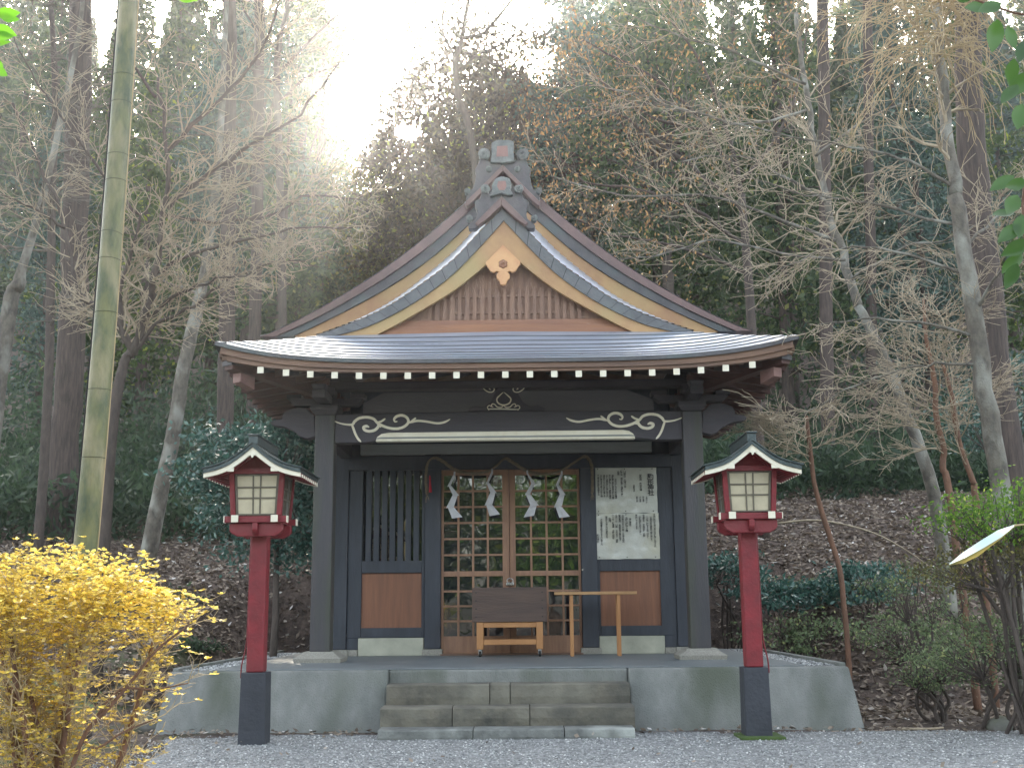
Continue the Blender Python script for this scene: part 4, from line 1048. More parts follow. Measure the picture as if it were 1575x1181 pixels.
# ---- the plum-brown broadleaf trees right behind the roof
def roundtree(name, x, y, zb, zc, R, H, m, seed, label, n=60, leaf=.13, per=110, twig='bark_dark', cat='tree', squash=.2, trunk_r=.12, base_split=3, group=None):
    rnd = np.random.default_rng(seed); o = empty(name, (x, y, zb), label, cat, group)
    b = MB(); C = []
    b.tube([Vector((x, y, zb-.1)), Vector((x+.05, y, zb*.5+zc*.5-H*.3)), Vector((x, y, zc+H*.3))], [trunk_r*1.3, trunk_r, trunk_r*.35], 8)
    for i in range(n):
        u = rnd.normal(size=3); u /= np.linalg.norm(u); rr = rnd.uniform(.45, 1.0)**.6
        c = np.array([x, y, zc])+u*rr*np.array([R, R, H])*(1+.12*rnd.normal())
        if inside(c[None]+np.array([[.12, 0, 0]]))[0]: continue
        st = np.array([x, y, zc-H*.75+rnd.random()*H*.8])
        b.tube([Vector(st), Vector(st*.5+c*.5)+Vector((0, 0, .05)), Vector(c)], [trunk_r*.3, trunk_r*.18, .008], 4, cap=False)
        s = R*rnd.uniform(.12, .26)
        C.append(c+rnd.normal(size=(per, 3))*s*np.array([1, 1, .65]))
    C = np.vstack(C); C = C[~(sunlit(C) | inside(C))]
    b.build('trunk', twig, o, smooth=True)
    crown(o, cards(C, leaf, leaf*.5), m)
    return o
def gz(x, y): return ground_z(x, y)
for (px_, pt, pb, y, R, m, sd, lb) in ((705, 35, 430, 24, 3.1, 'leaf_plum', 31, 'dense plum-brown tree rising right behind the front of the shrine ridge'),
                                    (805, 85, 420, 27, 2.6, 'leaf_plum', 32, 'smaller plum-brown tree just right of the ridge ornament'),
                                    (600, 235, 470, 30, 3.3, 'leaf_olive', 33, 'low sunlit olive tree under the bright gap in the sky'),
                                    (470, 60, 520, 29, 2.4, 'leaf_conifer', 34, 'dense grey-green tree left of the bright gap in the sky'),
                                    (395, 20, 480, 25, 2.2, 'leaf_conifer_blue', 35, 'tall blue-green tree behind the bare maple branches'),
                                    (900, 30, 400, 23, 2.4, 'leaf_conifer_blue', 36, 'rounded blue-green tree right of the plum-brown trees'),
                                    (1010, 10, 430, 20, 2.6, 'leaf_conifer', 37, 'dark green tree behind the bare russet branches')):
    a = at(px_, pt, y); c = at(px_, pb, y); H = (a[2]-c[2])/2
    roundtree('evergreen_tree', a[0], y, gz(a[0], y), (a[2]+c[2])/2, R, H, m, sd, lb, n=210 if m == 'leaf_plum' else 120, leaf=.2, per=120, trunk_r=.2)

# ---- trunks one can tell apart
def photo_trunk(name, px_pts, Y, wpx, m, label, cat='tree', k=12, branches=0, tw='twig_grey', seed=1, blen=2.2, lev=2, group=None, up=.1, side=None, t0=.25, minr=.0045, flat=.45, kids=2, dropleaf=None, extend=0):
    pts = [at(x, y, Y) for x, y in px_pts]; d = Y-CAM[1]
    zb = gz(pts[0][0], Y); pts[0] = (pts[0][0], Y, min(pts[0][2], zb)-.15)
    if extend: v = Vector(pts[-1])-Vector(pts[-2]); pts.append(tuple(Vector(pts[-1])+v.normalized()*extend))
    o = empty(name, (pts[0][0], Y, zb), label, cat, group)
    rad = [w/2*d/F for w in wpx]
    t, P, R = trunk_obj([Vector(p) for p in pts], rad, m, o, k)
    S_ = Segs(); tips = []; rnd = random.Random(seed)
    for i in range(branches):
        f = t0+(1-t0)*(i+rnd.random())/branches; j = min(len(P)-1, int(f*(len(P)-1))); a = rnd.uniform(0, 2*pi)
        if side is not None: a = side+rnd.gauss(0, .8)
        dr = Vector((math.cos(a), math.sin(a)*.8, up+rnd.gauss(0, .15)))
        grow(S_, tips, P[j], dr, blen*rnd.uniform(.6, 1.2)*(1.15-.4*f), R[j]*.32, lev, rnd, kids, .7, up*.12, .16, flat, 5, minr)
    if S_.a:
        v, f = S_.verts(4); np_mesh('branches', v, 4, tw, o, faces=f)
    if dropleaf and tips:
        T = np.array(tips); T = T[RNG.random(len(T)) < .8]; T = np.repeat(T, 3, 0)+RNG.normal(size=(len(T)*3, 3))*.05
        crown(o, cards(T, .075, .03, up=(0, 0, -1), spread=.6), dropleaf, 'dead_leaves')
    return o
photo_trunk('cedar_tree', [(88, 850), (97, 700), (108, 560), (114, 400), (120, 200), (125, 0)], 8.5, [50, 44, 42, 40, 36, 30], 'bark_cedar', 'reddish cedar trunk behind the bamboo pole on the far left', extend=6)
photo_trunk('leaning_tree', [(222, 850), (262, 690), (284, 560), (305, 470), (318, 400), (335, 250), (345, 90), (350, -60)], 5.8, [27, 23, 21, 19, 15, 12, 9, 6], 'bark_pale', 'slim leaning tree with pale blotched lichen bark left of the shrine', branches=9, seed=3, blen=1.6, t0=.45, up=.35, tw='twig_grey')
photo_trunk('cedar_tree', [(345, 720), (348, 560), (350, 400), (352, 200), (353, 0)], 12, [27, 25, 24, 22, 20], 'bark_cedar', 'cedar trunk seen just left of the eave tip', extend=5)
photo_trunk('cedar_tree', [(392, 560), (394, 430), (396, 300), (398, 100), (399, 0)], 15, [20, 19, 18, 17, 16], 'bark_cedar', 'thin cedar trunk seen above the left eave of the shrine', extend=5)
photo_trunk('forked_tree', [(-10, 560), (10, 500), (28, 440), (35, 410), (60, 330), (90, 200), (120, 60), (130, -30)], 3.0, [26, 24, 22, 14, 12, 10, 8, 6], 'bark_pale', 'pale forked trunk at the left edge of the view', branches=8, seed=5, blen=1.3, t0=.5, up=.3)
photo_trunk('bare_tree', [(60, 830), (74, 600), (78, 420), (80, 300), (85, 150), (78, 0)], 6.5, [16, 14, 13, 12, 10, 8], 'bark_dark', 'thin dark bare trunk left of the cedar behind the bamboo', branches=12, seed=6, blen=1.6, t0=.3, up=.25)
# spreading maple left of the shrine
def maple(name, trunk_px, Y, limbs, label, seed, tw, bark='bark_dark', lev=2, minr=.0036, blen=.9, wpx=(30, 24, 18), dropleaf=None, every=1, kids=2, ysp=.5, dense=.35):
    rnd = random.Random(seed); d = Y-CAM[1]; pts = [Vector(at(x, y, Y)) for x, y in trunk_px]
    zb = gz(pts[0].x, Y); pts[0].z = min(pts[0].z, zb)-.1
    o = empty(name, (pts[0].x, Y, zb), label, 'tree'); rad = [w/2*d/F for w in wpx]
    trunk_obj(pts, rad, bark, o, 10)
    S_ = Segs(); tips = []; L = MB()
    for (lp, w0, w1) in limbs:
        yo = rnd.uniform(-ysp, ysp); n = len(lp)
        q = [Vector(at(x, y, Y+yo*(i/(n-1))*2)) for i, (x, y) in enumerate(lp)]
        q = smoothpts(q, 4); N = len(q); rr = [(w0+(w1-w0)*i/(N-1))/2*d/F for i in range(N)]
        q = [p+Vector((rnd.gauss(0, .012), rnd.gauss(0, .012), rnd.gauss(0, .012))) if i else p for i, p in enumerate(q)]
        L.tube(q, rr, 7)
        for i in range(2, N, every):
            for _ in range(kids if rnd.random() < dense else kids-1):
                t = (q[min(i+1, N-1)]-q[i-1]).normalized(); s = rnd.choice((-1, 1))
                dr = (t+Vector((0, rnd.gauss(0, .55), 0))+Vector((-t.z, 0, t.x))*s*rnd.uniform(.5, 1.1)).normalized()
                grow(S_, tips, q[i], dr, blen*rnd.uniform(.5, 1.1)*(1.1-.5*i/N), max(minr*1.3, rr[i]*.4), lev-1, rnd, 2, .62, .01, .24, .2, 5, minr, .55)
    L.build('limbs', bark, o, smooth=True)
    v, f = S_.verts(3); np_mesh('twigs', v, 4, tw, o, faces=f)
    if dropleaf:
        T = np.array(tips); T = T[RNG.random(len(T)) < .7]; T = np.repeat(T, 4, 0)+RNG.normal(size=(len(T)*4, 3))*.12
        crown(o, cards(T, .09, .04, up=(0, 0, -1), spread=.7), dropleaf, 'dead_leaves')
    return o
maple('bare_maple', [(158, 860), (168, 700), (190, 560), (205, 545)], 0.6, [
    ([(205, 545), (225, 480), (238, 420), (250, 330), (258, 230), (240, 120)], 15, 4),
    ([(258, 320), (290, 290), (340, 255), (400, 215), (460, 175), (520, 95)], 10, 3),
    ([(205, 545), (190, 510), (182, 450), (200, 400), (215, 330)], 12, 4),
    ([(225, 490), (280, 450), (330, 430), (390, 420)], 7, 2),
    ([(205, 540), (180, 500), (140, 470), (118, 440), (100, 350), (60, 250), (20, 160)], 12, 4),
    ([(238, 420), (300, 390), (380, 370), (470, 350), (540, 350)], 7, 2),
    ([(250, 330), (330, 340), (420, 330), (480, 300), (560, 310)], 6, 2),
    ([(190, 560), (240, 500), (300, 470), (350, 430), (420, 405), (470, 402)], 7, 2),
    ([(258, 230), (310, 180), (370, 120), (410, 60), (430, 0)], 8, 3), ([(100, 350), (50, 320), (0, 300)], 6, 2), ([(240, 150), (200, 90), (150, 40)], 6, 2), ([(215, 330), (160, 270), (110, 200), (60, 130), (20, 60)], 6, 2)],
    'bare spreading maple with sunlit tan twigs between bamboo and roof', 21, 'twig_tan', wpx=(24, 20, 15, 13), blen=.75, dense=.9)
maple('bare_tree', [(1455, 850), (1436, 760), (1395, 640), (1355, 540), (1320, 470)], 3.0, [
    ([(1320, 470), (1295, 390), (1270, 310), (1250, 200), (1235, 110), (1225, 20)], 15, 7), ([(1300, 400), (1200, 390), (1100, 370), (1020, 390), (950, 400)], 5, 1.5),
    ([(1285, 370), (1180, 330), (1080, 300), (960, 300), (850, 270)], 6, 2), ([(1270, 310), (1200, 270), (1140, 240), (1040, 250)], 6, 2), ([(1240, 130), (1150, 90), (1060, 60), (960, 20)], 5, 2), ([(1255, 240), (1340, 180), (1420, 150)], 5, 2),
    ([(1310, 430), (1390, 380), (1450, 370), (1530, 330)], 5, 2), ([(1240, 170), (1160, 190), (1090, 180), (1000, 150), (900, 130)], 5, 2)],
    'pale-barked bare tree leaning left behind the right side of the shrine', 22, 'twig_tan', bark='bark_pale', wpx=(23, 20, 18, 16, 13), blen=1.05)
maple('bare_tree', [(1560, 900), (1540, 760), (1515, 600), (1490, 430), (1470, 300)], -1.2, [
    ([(1470, 300), (1455, 200), (1447, 100), (1440, 20), (1436, -40)], 21, 15), ([(1490, 420), (1420, 400), (1330, 380), (1250, 390), (1180, 430)], 6, 2), ([(1480, 350), (1400, 330), (1320, 310), (1240, 300), (1140, 270)], 6, 2),
    ([(1505, 520), (1430, 500), (1350, 490), (1260, 500)], 6, 2), ([(1470, 290), (1400, 250), (1330, 230), (1220, 210), (1120, 190)], 6, 2), ([(1500, 480), (1540, 420), (1600, 390)], 6, 2), ([(1480, 380), (1530, 340), (1590, 290)], 6, 2), ([(1510, 560), (1440, 560), (1380, 570), (1300, 600), (1230, 640)], 5, 2)],
    'stout pale-barked tree with flat bare branches at the right edge', 23, 'twig_tan', bark='bark_pale', wpx=(31, 29, 28, 26, 23), blen=.8)
photo_trunk('cedar_tree', [(1560, 800), (1535, 600), (1512, 400), (1496, 250), (1490, 100), (1486, -20)], 4.0, [50, 48, 46, 44, 40, 36], 'bark_cedar', 'broad dark cedar trunk directly behind the stout pale tree on the right', extend=5)
photo_trunk('cedar_tree', [(1275, 760), (1272, 600), (1270, 450), (1268, 250), (1266, 50)], 16, [22, 21, 20, 19, 18], 'bark_cedar', 'straight cedar trunk in the shade right of the right lantern', extend=5)
photo_trunk('cedar_tree', [(1350, 770), (1342, 650), (1340, 450), (1336, 250), (1335, 50)], 19, [18, 17, 16, 16, 15], 'bark_cedar', 'thin distant cedar trunk between two bare trees on the right', extend=5)
photo_trunk('cedar_tree', [(1215, 560), (1212, 460), (1210, 350), (1208, 250), (1207, 50)], 22, [24, 23, 22, 22, 20], 'bark_cedar', 'cedar trunk showing above the right eave tip', extend=5)
photo_trunk('sapling', [(1306, 1025), (1299, 940), (1290, 870), (1268, 800), (1252, 740), (1246, 690), (1240, 640)], 1.2, [8, 8, 8, 8, 7, 7, 6], 'bark_brown', 'thin crooked brown sapling behind the platform corner', branches=12, seed=12, blen=.85, t0=.78, tw='twig_tan', up=.35, minr=.003)
photo_trunk('bare_shrub_tree', [(1485, 850), (1462, 770), (1450, 720), (1452, 690), (1440, 640), (1438, 590), (1425, 520), (1420, 460)], -.2, [12, 11, 10, 9, 9, 8, 6, 4], 'bark_brown', 'reddish brown bare stem right of the leaning pale trunk', branches=14, seed=13, blen=1.0, t0=.4, tw='twig_tan', up=.3, minr=.0028)
photo_trunk('bare_shrub_tree', [(1512, 850), (1502, 780), (1496, 740), (1478, 690), (1468, 640), (1462, 600), (1450, 560)], .0, [11, 10, 9, 8, 8, 7, 5], 'bark_brown', 'second reddish stem, forking just above the green shrub', branches=10, seed=14, blen=.9, t0=.45, tw='twig_tan', up=.35, minr=.0028)
# russet-leaved branches reaching in above the roof on the right
maple('russet_tree', [(1170, 700), (1160, 560), (1150, 420), (1140, 300)], 7.5, [
    ([(1150, 330), (1080, 270), (1000, 210), (930, 170), (860, 190)], 8, 2), ([(1150, 380), (1060, 320), (980, 290), (900, 280), (850, 230)], 7, 2), ([(1140, 300), (1090, 200), (1020, 130), (950, 90), (890, 60)], 8, 2),
    ([(1140, 300), (1120, 200), (1080, 100), (1030, 30)], 8, 3), ([(1150, 420), (1070, 390), (1000, 370), (940, 360), (870, 330)], 6, 2), ([(1140, 280), (1200, 200), (1230, 120), (1240, 40)], 7, 2), ([(1090, 200), (1000, 180), (920, 120), (880, 100)], 5, 2)],
    'bare tree with clinging russet dead leaves above the right roof slope', 24, 'twig_grey', blen=1.3, wpx=(18, 16, 14, 12), dropleaf='leaf_dry')
# weeping burst of pale twigs at the top right
def weeping():
    Y = -1.3; c = Vector(at(1442, 60, Y)); o = empty('twig_cluster', c, 'golden burst of drooping sunlit twigs high on the stout pale tree', 'twig cluster')
    S_ = Segs(); rnd = random.Random(9); tips = []
    for i in range(85):
        cc = c+Vector((rnd.gauss(0, .12), rnd.gauss(0, .12), rnd.uniform(-.35, 1.0)))
        a = rnd.uniform(0, 2*pi); d = Vector((math.cos(a), math.sin(a), rnd.uniform(-.1, .7)))
        grow(S_, tips, cc, d, rnd.uniform(.5, 1.6), .008, 1, rnd, 1, .5, -.12, .15, 0, 7, .0036, .45)
    v, f = S_.verts(4); np_mesh('twigs', v, 4, 'twig_gold', o, faces=f)
weeping()
# bare branches crossing the sky above the ridge
maple('bare_tree', [(760, 420), (730, 250), (705, 150), (700, 90)], 20, [([(700, 90), (712, 50), (725, -30)], 10, 6), ([(712, 60), (745, 50), (780, 10), (800, -20)], 7, 4), ([(705, 110), (735, 85), (770, 70), (810, 40), (830, 10)], 5, 2), ([(700, 90), (680, 40), (690, -20)], 6, 4), ([(780, 70), (795, 40), (800, 0)], 4, 2), ([(735, 85), (790, 110), (820, 95), (840, 60)], 3.5, 1.5)],
      'bare leafless tree standing against the white sky above the ridge', 25, 'twig_grey', blen=1.1, wpx=(14, 12, 11, 10), minr=.006)
maple('bare_tree', [(450, 420), (430, 250), (425, 120), (430, 60)], 17, [([(430, 60), (440, 20), (450, -40)], 9, 6), ([(430, 80), (400, 50), (370, 10)], 6, 3), ([(428, 110), (460, 80), (500, 40), (540, 10)], 6, 3), ([(425, 160), (470, 120), (520, 100), (560, 60)], 5, 2), ([(427, 130), (390, 110), (350, 60)], 5, 2)],
      'bare leafless tree left of the bright gap in the sky', 26, 'twig_tan', blen=1.2, wpx=(14, 12, 11, 10), minr=.006)

# ---- camellia behind the left lantern
cc = at(395, 735, 1.6)
cam = roundtree('camellia_tree', at(418, 960, 1.9)[0], 1.9, gz(-3.2, 1.9), at(390, 745, 1.9)[2], 1.0, 1.05, 'leaf_camellia', 41, 'round camellia with glossy blue-green leaves behind the left lantern', n=95, leaf=.085, per=130, trunk_r=.045)
# ---- shrubs right
def shrub(px_, py_, Y, R, H, m, seed, label, n=40, leaf=.06, per=70, twig='bark_dark', name='shrub', trunk_r=.015, group=None):
    c = at(px_, py_, Y); rnd = np.random.default_rng(seed); zb = gz(c[0], Y)
    o = empty(name, (c[0], Y, zb), label, 'shrub', group); b = MB(); C = []
    hubs = [Vector((c[0]+rnd.normal()*R*.35, Y+rnd.normal()*R*.25, max(zb+.05, c[2]-H*.55+rnd.normal()*H*.15))) for _ in range(6)]
    for hb in hubs:
        s0 = Vector((c[0]+rnd.normal()*.07, Y+rnd.normal()*.07, zb-.05)); b.tube(smoothpts([s0, s0.lerp(hb, .5)+Vector((rnd.normal()*.07, rnd.normal()*.05, 0)), hb], 4), trunk_r*1.2, 6, cap=False)
    for i in range(n):
        u = rnd.normal(size=3); u /= np.linalg.norm(u); u[2] = abs(u[2])*rnd.choice([1, 1, -.6]); rr = rnd.uniform(.3, 1.0)**.5
        q = np.array(c)+u*rr*np.array([R, R*.8, H]); q[2] = max(q[2], zb+.06)
        Q = Vector(q); st = min(hubs, key=lambda hb: (hb-Q).length)
        mid = st.lerp(Q, .5)+Vector((rnd.normal()*.06, rnd.normal()*.06, -.04*H))
        b.tube([st, mid, Q, Q+(Q-mid)*.3], [trunk_r*.6, trunk_r*.4, .004, .002], 4, cap=False)
        C.append(q+rnd.normal(size=(per, 3))*R*rnd.uniform(.08, .26)*np.array([1, 1, .45]))
    C = np.vstack(C); b.build('stems', twig, o, smooth=True); crown(o, cards(C, leaf, leaf*.5), m, 'foliage'); return o
shrub(1572, 800, -2.6, .78, .36, 'leaf_green', 51, 'bright green layered shrub at the right edge', n=90, leaf=.045, per=48)
shrub(1555, 880, -2.4, .8, .3, 'leaf_olive', 52, 'olive shrub with yellow sunlit specks under the bright green one', n=80, leaf=.045, per=34)
shrub(1535, 1010, -2.0, .72, .4, 'leaf_shrub', 53, 'grey-green twiggy shrub at the lower right edge', n=110, leaf=.04, per=40)
shrub(1420, 930, -.1, .55, .55, 'leaf_shrub', 54, 'thin dark open shrub left of the grey-green one', n=50, leaf=.045, per=26)
shrub(1200, 915, 3.4, .75, .35, 'leaf_camellia', 55, 'low blue-green shrub on the bank right of the right lantern post', n=34, leaf=.08, per=60)
shrub(1330, 905, 3.0, .62, .36, 'leaf_camellia', 56, 'blue-green shrub beside the crooked sapling', n=34, leaf=.08, per=50)
shrub(1240, 985, 2.6, .8, .3, 'leaf_shrub', 57, 'low shrub behind the right gutter of the platform', n=40, leaf=.06, per=40)
shrub(1560, 640, 6, 1.3, 1.0, 'leaf_camellia', 58, 'glossy blue-green shrub against the trunks at the far right', n=50, leaf=.1, per=60)
shrub(300, 1000, 2.4, .35, .16, 'leaf_grass', 59, 'small dark tuft beside the left gutter', n=18, leaf=.07, per=30)
shrub(60, 1090, -3.2, .5, .3, 'leaf_shrub', 61, 'small twiggy shrub in the shade under the golden azalea', n=26, leaf=.05, per=26)
shrub(1120, 880, 4.6, .6, .3, 'leaf_camellia', 62, 'low dark shrub just right of the right pillar', n=30, leaf=.08, per=40)
shrub(1395, 985, 1.4, .6, .35, 'leaf_shrub', 63, 'open grey-green shrub right of the crooked sapling', n=60, leaf=.045, per=30)
shrub(1290, 950, 4.2, .9, .35, 'leaf_shrub', 64, 'low spreading shrub between the lantern post and the sapling', n=60, leaf=.06, per=34)
shrub(1440, 1040, -1.2, .4, .25, 'leaf_shrub', 65, 'small twiggy shrub at the edge of the gravel on the right', n=50, leaf=.035, per=26)
shrub(190, 960, 4.0, .9, .4, 'leaf_grass', 66, 'dark low shrub on the bank behind the golden azalea', n=50, leaf=.07, per=40)
# dark undergrowth behind the crests
def undergrowth():
    C = []
    for n, xr, yr, h in ((17000, (-16, -3), (7.5, 12), 1.9), (15000, (-19, -4), (12, 21), 4.2), (7000, (4, 18), (16, 24), 4.0), (17000, (3, 17), (11.5, 16), 2.0), (9000, (-12, 12), (13, 22), 2.6), (6000, (-14, 3), (15, 26), 3.5)):
        x = RNG.uniform(*xr, n); y = RNG.uniform(*yr, n)
        lump = np.array([.55+.6*mnoise.noise(Vector((a*.6, b_*.6, 2))) for a, b_ in zip(x, y)])
        z = np.array([ground_z(a, b_) for a, b_ in zip(x, y)])+RNG.random(n)*h*np.clip(lump, .12, 1.3)
        C.append(np.stack([x, y, z], 1))
    C = np.vstack(C); o = np_mesh('undergrowth', cards(C, .26, .07, up=(0, 0, .7)), 4, 'leaf_grass')
    tag(o, 'dark bamboo grass and undergrowth along the top of the bank', 'undergrowth', kind='stuff')
undergrowth()
# ---- golden azalea in the foreground
def azalea():
    Y = -7.55; base = Vector(at(95, 1230, Y)); base.z = 0; cen = Vector(at(98, 938, Y))
    o = empty('azalea_bush', (base.x, Y, 0), 'golden sunlit azalea bush in the left foreground', 'bush')
    rnd = random.Random(4); S_ = Segs(); tips = []; b = MB()
    for i in range(9):
        a = Vector((base.x+rnd.gauss(0, .05), Y+rnd.gauss(0, .05), -.03)); ex = cen+Vector((rnd.uniform(-.42, .36), rnd.uniform(-.3, .3), rnd.uniform(-.22, -.02)))
        mid = a.lerp(ex, .5)+Vector((rnd.gauss(0, .06), rnd.gauss(0, .04), rnd.gauss(0, .03)))
        q = smoothpts([a, mid, ex], 6); b.tube(q, [.022*(1-.6*k/(len(q)-1)) for k in range(len(q))], 7)
        for j in range(4, len(q)):
            for _ in range(3):
                d = (q[j]-q[j-1]).normalized()+Vector((rnd.gauss(0, .7), rnd.gauss(0, .7), rnd.gauss(.15, .45)))
                grow(S_, tips, q[j], d, rnd.uniform(.1, .2), .005, 2, rnd, 2, .7, .02, .16, 0, 3, .0014, .6)
    for (pts, w) in ((((105, 1200), (130, 1130), (170, 1085), (200, 1050), (240, 1000), (285, 965), (290, 955)), .012), (((130, 1140), (150, 1150), (190, 1125), (240, 1105)), .007), (((150, 1100), (185, 1060), (235, 1060), (290, 1050)), .008), (((60, 1130), (40, 1040), (10, 960)), .012)):
        q = smoothpts([Vector(at(x, y, Y-.1)) for x, y in pts], 4); b.tube(q, [w*(1-.7*k/(len(q)-1)) for k in range(len(q))], 6)
        for j in range(6, len(q), 2):
            d = (q[j]-q[j-1]).normalized()+Vector((rnd.gauss(0, .6), rnd.gauss(0, .6), rnd.gauss(.2, .4))); grow(S_, tips, q[j], d, .12, .003, 1, rnd, 2, .7, .02, .15, 0, 3, .0012, .6)
    b.build('stems', 'bark_brown', o, smooth=True)
    v, f = S_.verts(3); np_mesh('twigs', v, 4, 'twig_gold', o, faces=f)
    T = np.array(tips); 
    # rounded canopy of leaf rosettes, thickest on top
    n = 2100; u = RNG.normal(size=(n, 3)); u /= np.linalg.norm(u, axis=1)[:, None]; u[:, 2] = np.abs(u[:, 2])*1.0-.35*(RNG.random(n) < .3)
    rr = RNG.uniform(.45, 1.0, n)**.5*np.array([1+.3*mnoise.noise(Vector(q)*2.6)+.12*mnoise.noise(Vector(q)*9) for q in u])+(RNG.random(n) < .06)*RNG.uniform(0, .22, n)
    D = np.array(cen)+u*rr[:, None]*np.array([.54, .4, .31])+RNG.normal(size=(n, 3))*.02; D[:, 2] -= .04
    T = T[RNG.random(len(T)) < .75]
    T = T[(T[:, 2] > cen[2]-.16) | (RNG.random(len(T)) < .5)]; D = D[(D[:, 2] > cen[2]-.12) | (RNG.random(len(D)) < .45)]
    A = np.vstack([T, D]); k = 6; A = np.repeat(A, k, 0); n = len(A)
    az = RNG.random(n)*2*pi; d = np.stack([np.cos(az), np.sin(az), RNG.uniform(-.1, .7, n)], 1); d /= np.linalg.norm(d, axis=1)[:, None]
    sd = np.cross(d, np.array([0, 0, 1.])+RNG.normal(size=(n, 3))*.3); sd /= np.linalg.norm(sd, axis=1)[:, None]
    l = RNG.uniform(.014, .032, n)[:, None]; w = l*.34
    V = np.stack([A+d*.002, A+d*l*.6+sd*w, A+d*l, A+d*l*.6-sd*w], 1).reshape(-1, 3)
    crown(o, V, 'leaf_azalea', 'foliage')
azalea()
# ---- bamboo pole with cable and an added rim-light strip
def bamboo():
    Y = -6.6; pts = [(97, 1260), (105, 1140), (123, 930), (138, 770), (153, 600), (169, 400), (184, 200), (197, 10), (201, -60)]
    P = smoothpts([Vector(at(x, y, Y)) for x, y in pts], 5); P[0].z = -.05; d = Y-CAM[1]
    N = len(P); R = [(38+(30-38)*i/(N-1))/2*d/F for i in range(N)]
    o = empty('bamboo_culm', (P[0].x, Y, 0), 'thick mottled green bamboo culm rising through the left foreground', 'bamboo')
    b = MB(); b.tube(P, R, 20); b.build('culm', 'bamboo', o, smooth=True)
    for py_ in (350, 292, 232, 178, 113, 415, 492, 590, 700, 860, 1010, 1120):
        j = min(range(N), key=lambda i: abs(at_inv_y(P[i])-py_)); 
        p = P[j]; t = (P[min(j+1, N-1)]-P[j-1]).normalized(); a = t.orthogonal().normalized(); c = t.cross(a); r = R[j]
        tilt = random.uniform(-.12, .12)
        ring = [p+(a*math.cos(2*pi*k/24)+c*math.sin(2*pi*k/24))*(r*1.015)+t*r*tilt*math.cos(2*pi*k/24) for k in range(25)]
        bb = MB(); bb.tube(ring, r*.03, 5); bb.build('node_ring', 'bamboo_ring', o, smooth=True)
    bb = MB(); bb.tube([p+Vector((-r*1.12, -.0, 0)) for p, r in zip(P, R)], .006, 6); bb.build('cable', 'rubber', o, smooth=True)
    bb = MB(); bb.tube([p+Vector((r*1.0, .012, 0)) for p, r in zip(P, R)], .0045, 6); bb.build('rim_light_strip', 'twig_gold', o, smooth=True)  # gold tube added to imitate rim light along the right edge
def at_inv_y(p):
    d = [p[i]-CAM[i] for i in range(3)]; x = sum(d[i]*_r[i] for i in range(3)); y = sum(d[i]*_u[i] for i in range(3)); z = sum(d[i]*_fw[i] for i in range(3))
    X, Yy = F*x/z, -F*y/z; c, s = math.cos(ROLL), math.sin(ROLL); return 590.5-s*X+c*Yy
bamboo()
# ---- leaves reaching into the view at its edges
def leafspray(name, leaves, Y, label, m, stem, lpx, cat='branch', root=None, host=None):
    """broad pointed leaves on a thin twig; leaves: (x, y, angle, size in photo pixels)"""
    c = Vector(at(*stem[0], Y)); o = host or empty(name, c if root is None else Vector(root), label, cat); d = Y-CAM[1]; rnd = random.Random(len(leaves)+int(stem[0][0]))
    b = MB(); q = smoothpts([Vector(at(x, y, Y)) for x, y in stem], 4); b.tube(q, .0035*d/3, 6); b.build('twig', 'bark_brown', o, smooth=True)
    B = MB()
    if root is not None:      # the limb goes back to the stem of its own small tree beside the viewer
        rt = Vector(root); z = c.z-.25; J = Vector((rt.x, rt.y, z))
        L_ = MB(); L_.tube(smoothpts([J, J.lerp(c, .5)+Vector((0, 0, .08)), c], 5), [.012-.008*k/10 for k in range(11)], 6)
        if host is None: L_.tube(smoothpts([rt, rt.lerp(J, .5)+Vector((.04, .03, 0)), J+Vector((0, 0, .6))], 5), [.03-.002*k for k in range(11)], 8)
        L_.build('limb', 'bark_brown', o, smooth=True)
    for (x, y, a, s) in leaves:
        p = Vector(at(x, y, Y+rnd.uniform(-.06, .06))); L = s*d/F; dr = Vector((math.cos(a), rnd.uniform(-.4, .4), math.sin(a))).normalized()
        nrm = Vector((rnd.gauss(0, .3), -1, rnd.gauss(0, .4))).normalized(); sd = dr.cross(nrm).normalized(); nrm = sd.cross(dr)
        rows = []
        for i in range(9):
            t = i/8; w = L*.24*math.sin(pi*min(1, t**.85))*(1 if i < 8 else 0)+.0005; cen = p+dr*L*t-nrm*.08*L*math.sin(pi*t)
            rows.append([tuple(cen-sd*w+nrm*w*.35), tuple(cen), tuple(cen+sd*w+nrm*w*.35)])
        B.grid(rows)
    B.build('leaves', m, o, smooth=True); return o
up_left = leafspray('young_tree', [(-8, 22, .1, 42), (-10, 40, -.35, 40), (-12, 55, .0, 36), (-12, 90, -.9, 34), (-8, 105, -.6, 30), (-15, 70, .3, 35), (0, 25, -.2, 34)], -9.7, 'bright green leaves poking in at the upper left edge', 'leaf_bright', [(-40, 60), (-10, 50), (-5, 90)], 40, root=(-1.75, -9.5, 0), cat='young tree')
leafspray('leaf_branch', [(272, -6, -.3, 26), (285, -8, -.5, 24), (262, -12, -.2, 24)], -9.7, '', 'leaf_bright', [(200, -120), (270, -40), (275, -5)], 30, root=(-1.75, -9.5, 0), host=up_left)
up_right = leafspray('young_tree', [(1540, 5, -2.7, 50), (1535, 30, -1.8, 60), (1550, 40, -1.4, 45), (1560, 90, -1.7, 45), (1565, 130, -2.3, 50), (1572, 160, -1.9, 55), (1580, 60, -2.0, 50), (1500, -5, -2.9, 45), (1520, 10, -3.0, 45), (1590, 110, -2.4, 60)], -9.6, 'dark glossy leaves hanging in from a slender tree along the right edge', 'leaf_glossy', [(1620, 30), (1560, 20), (1500, 0)], 40, root=(2.1, -9.3, 0), cat='young tree')
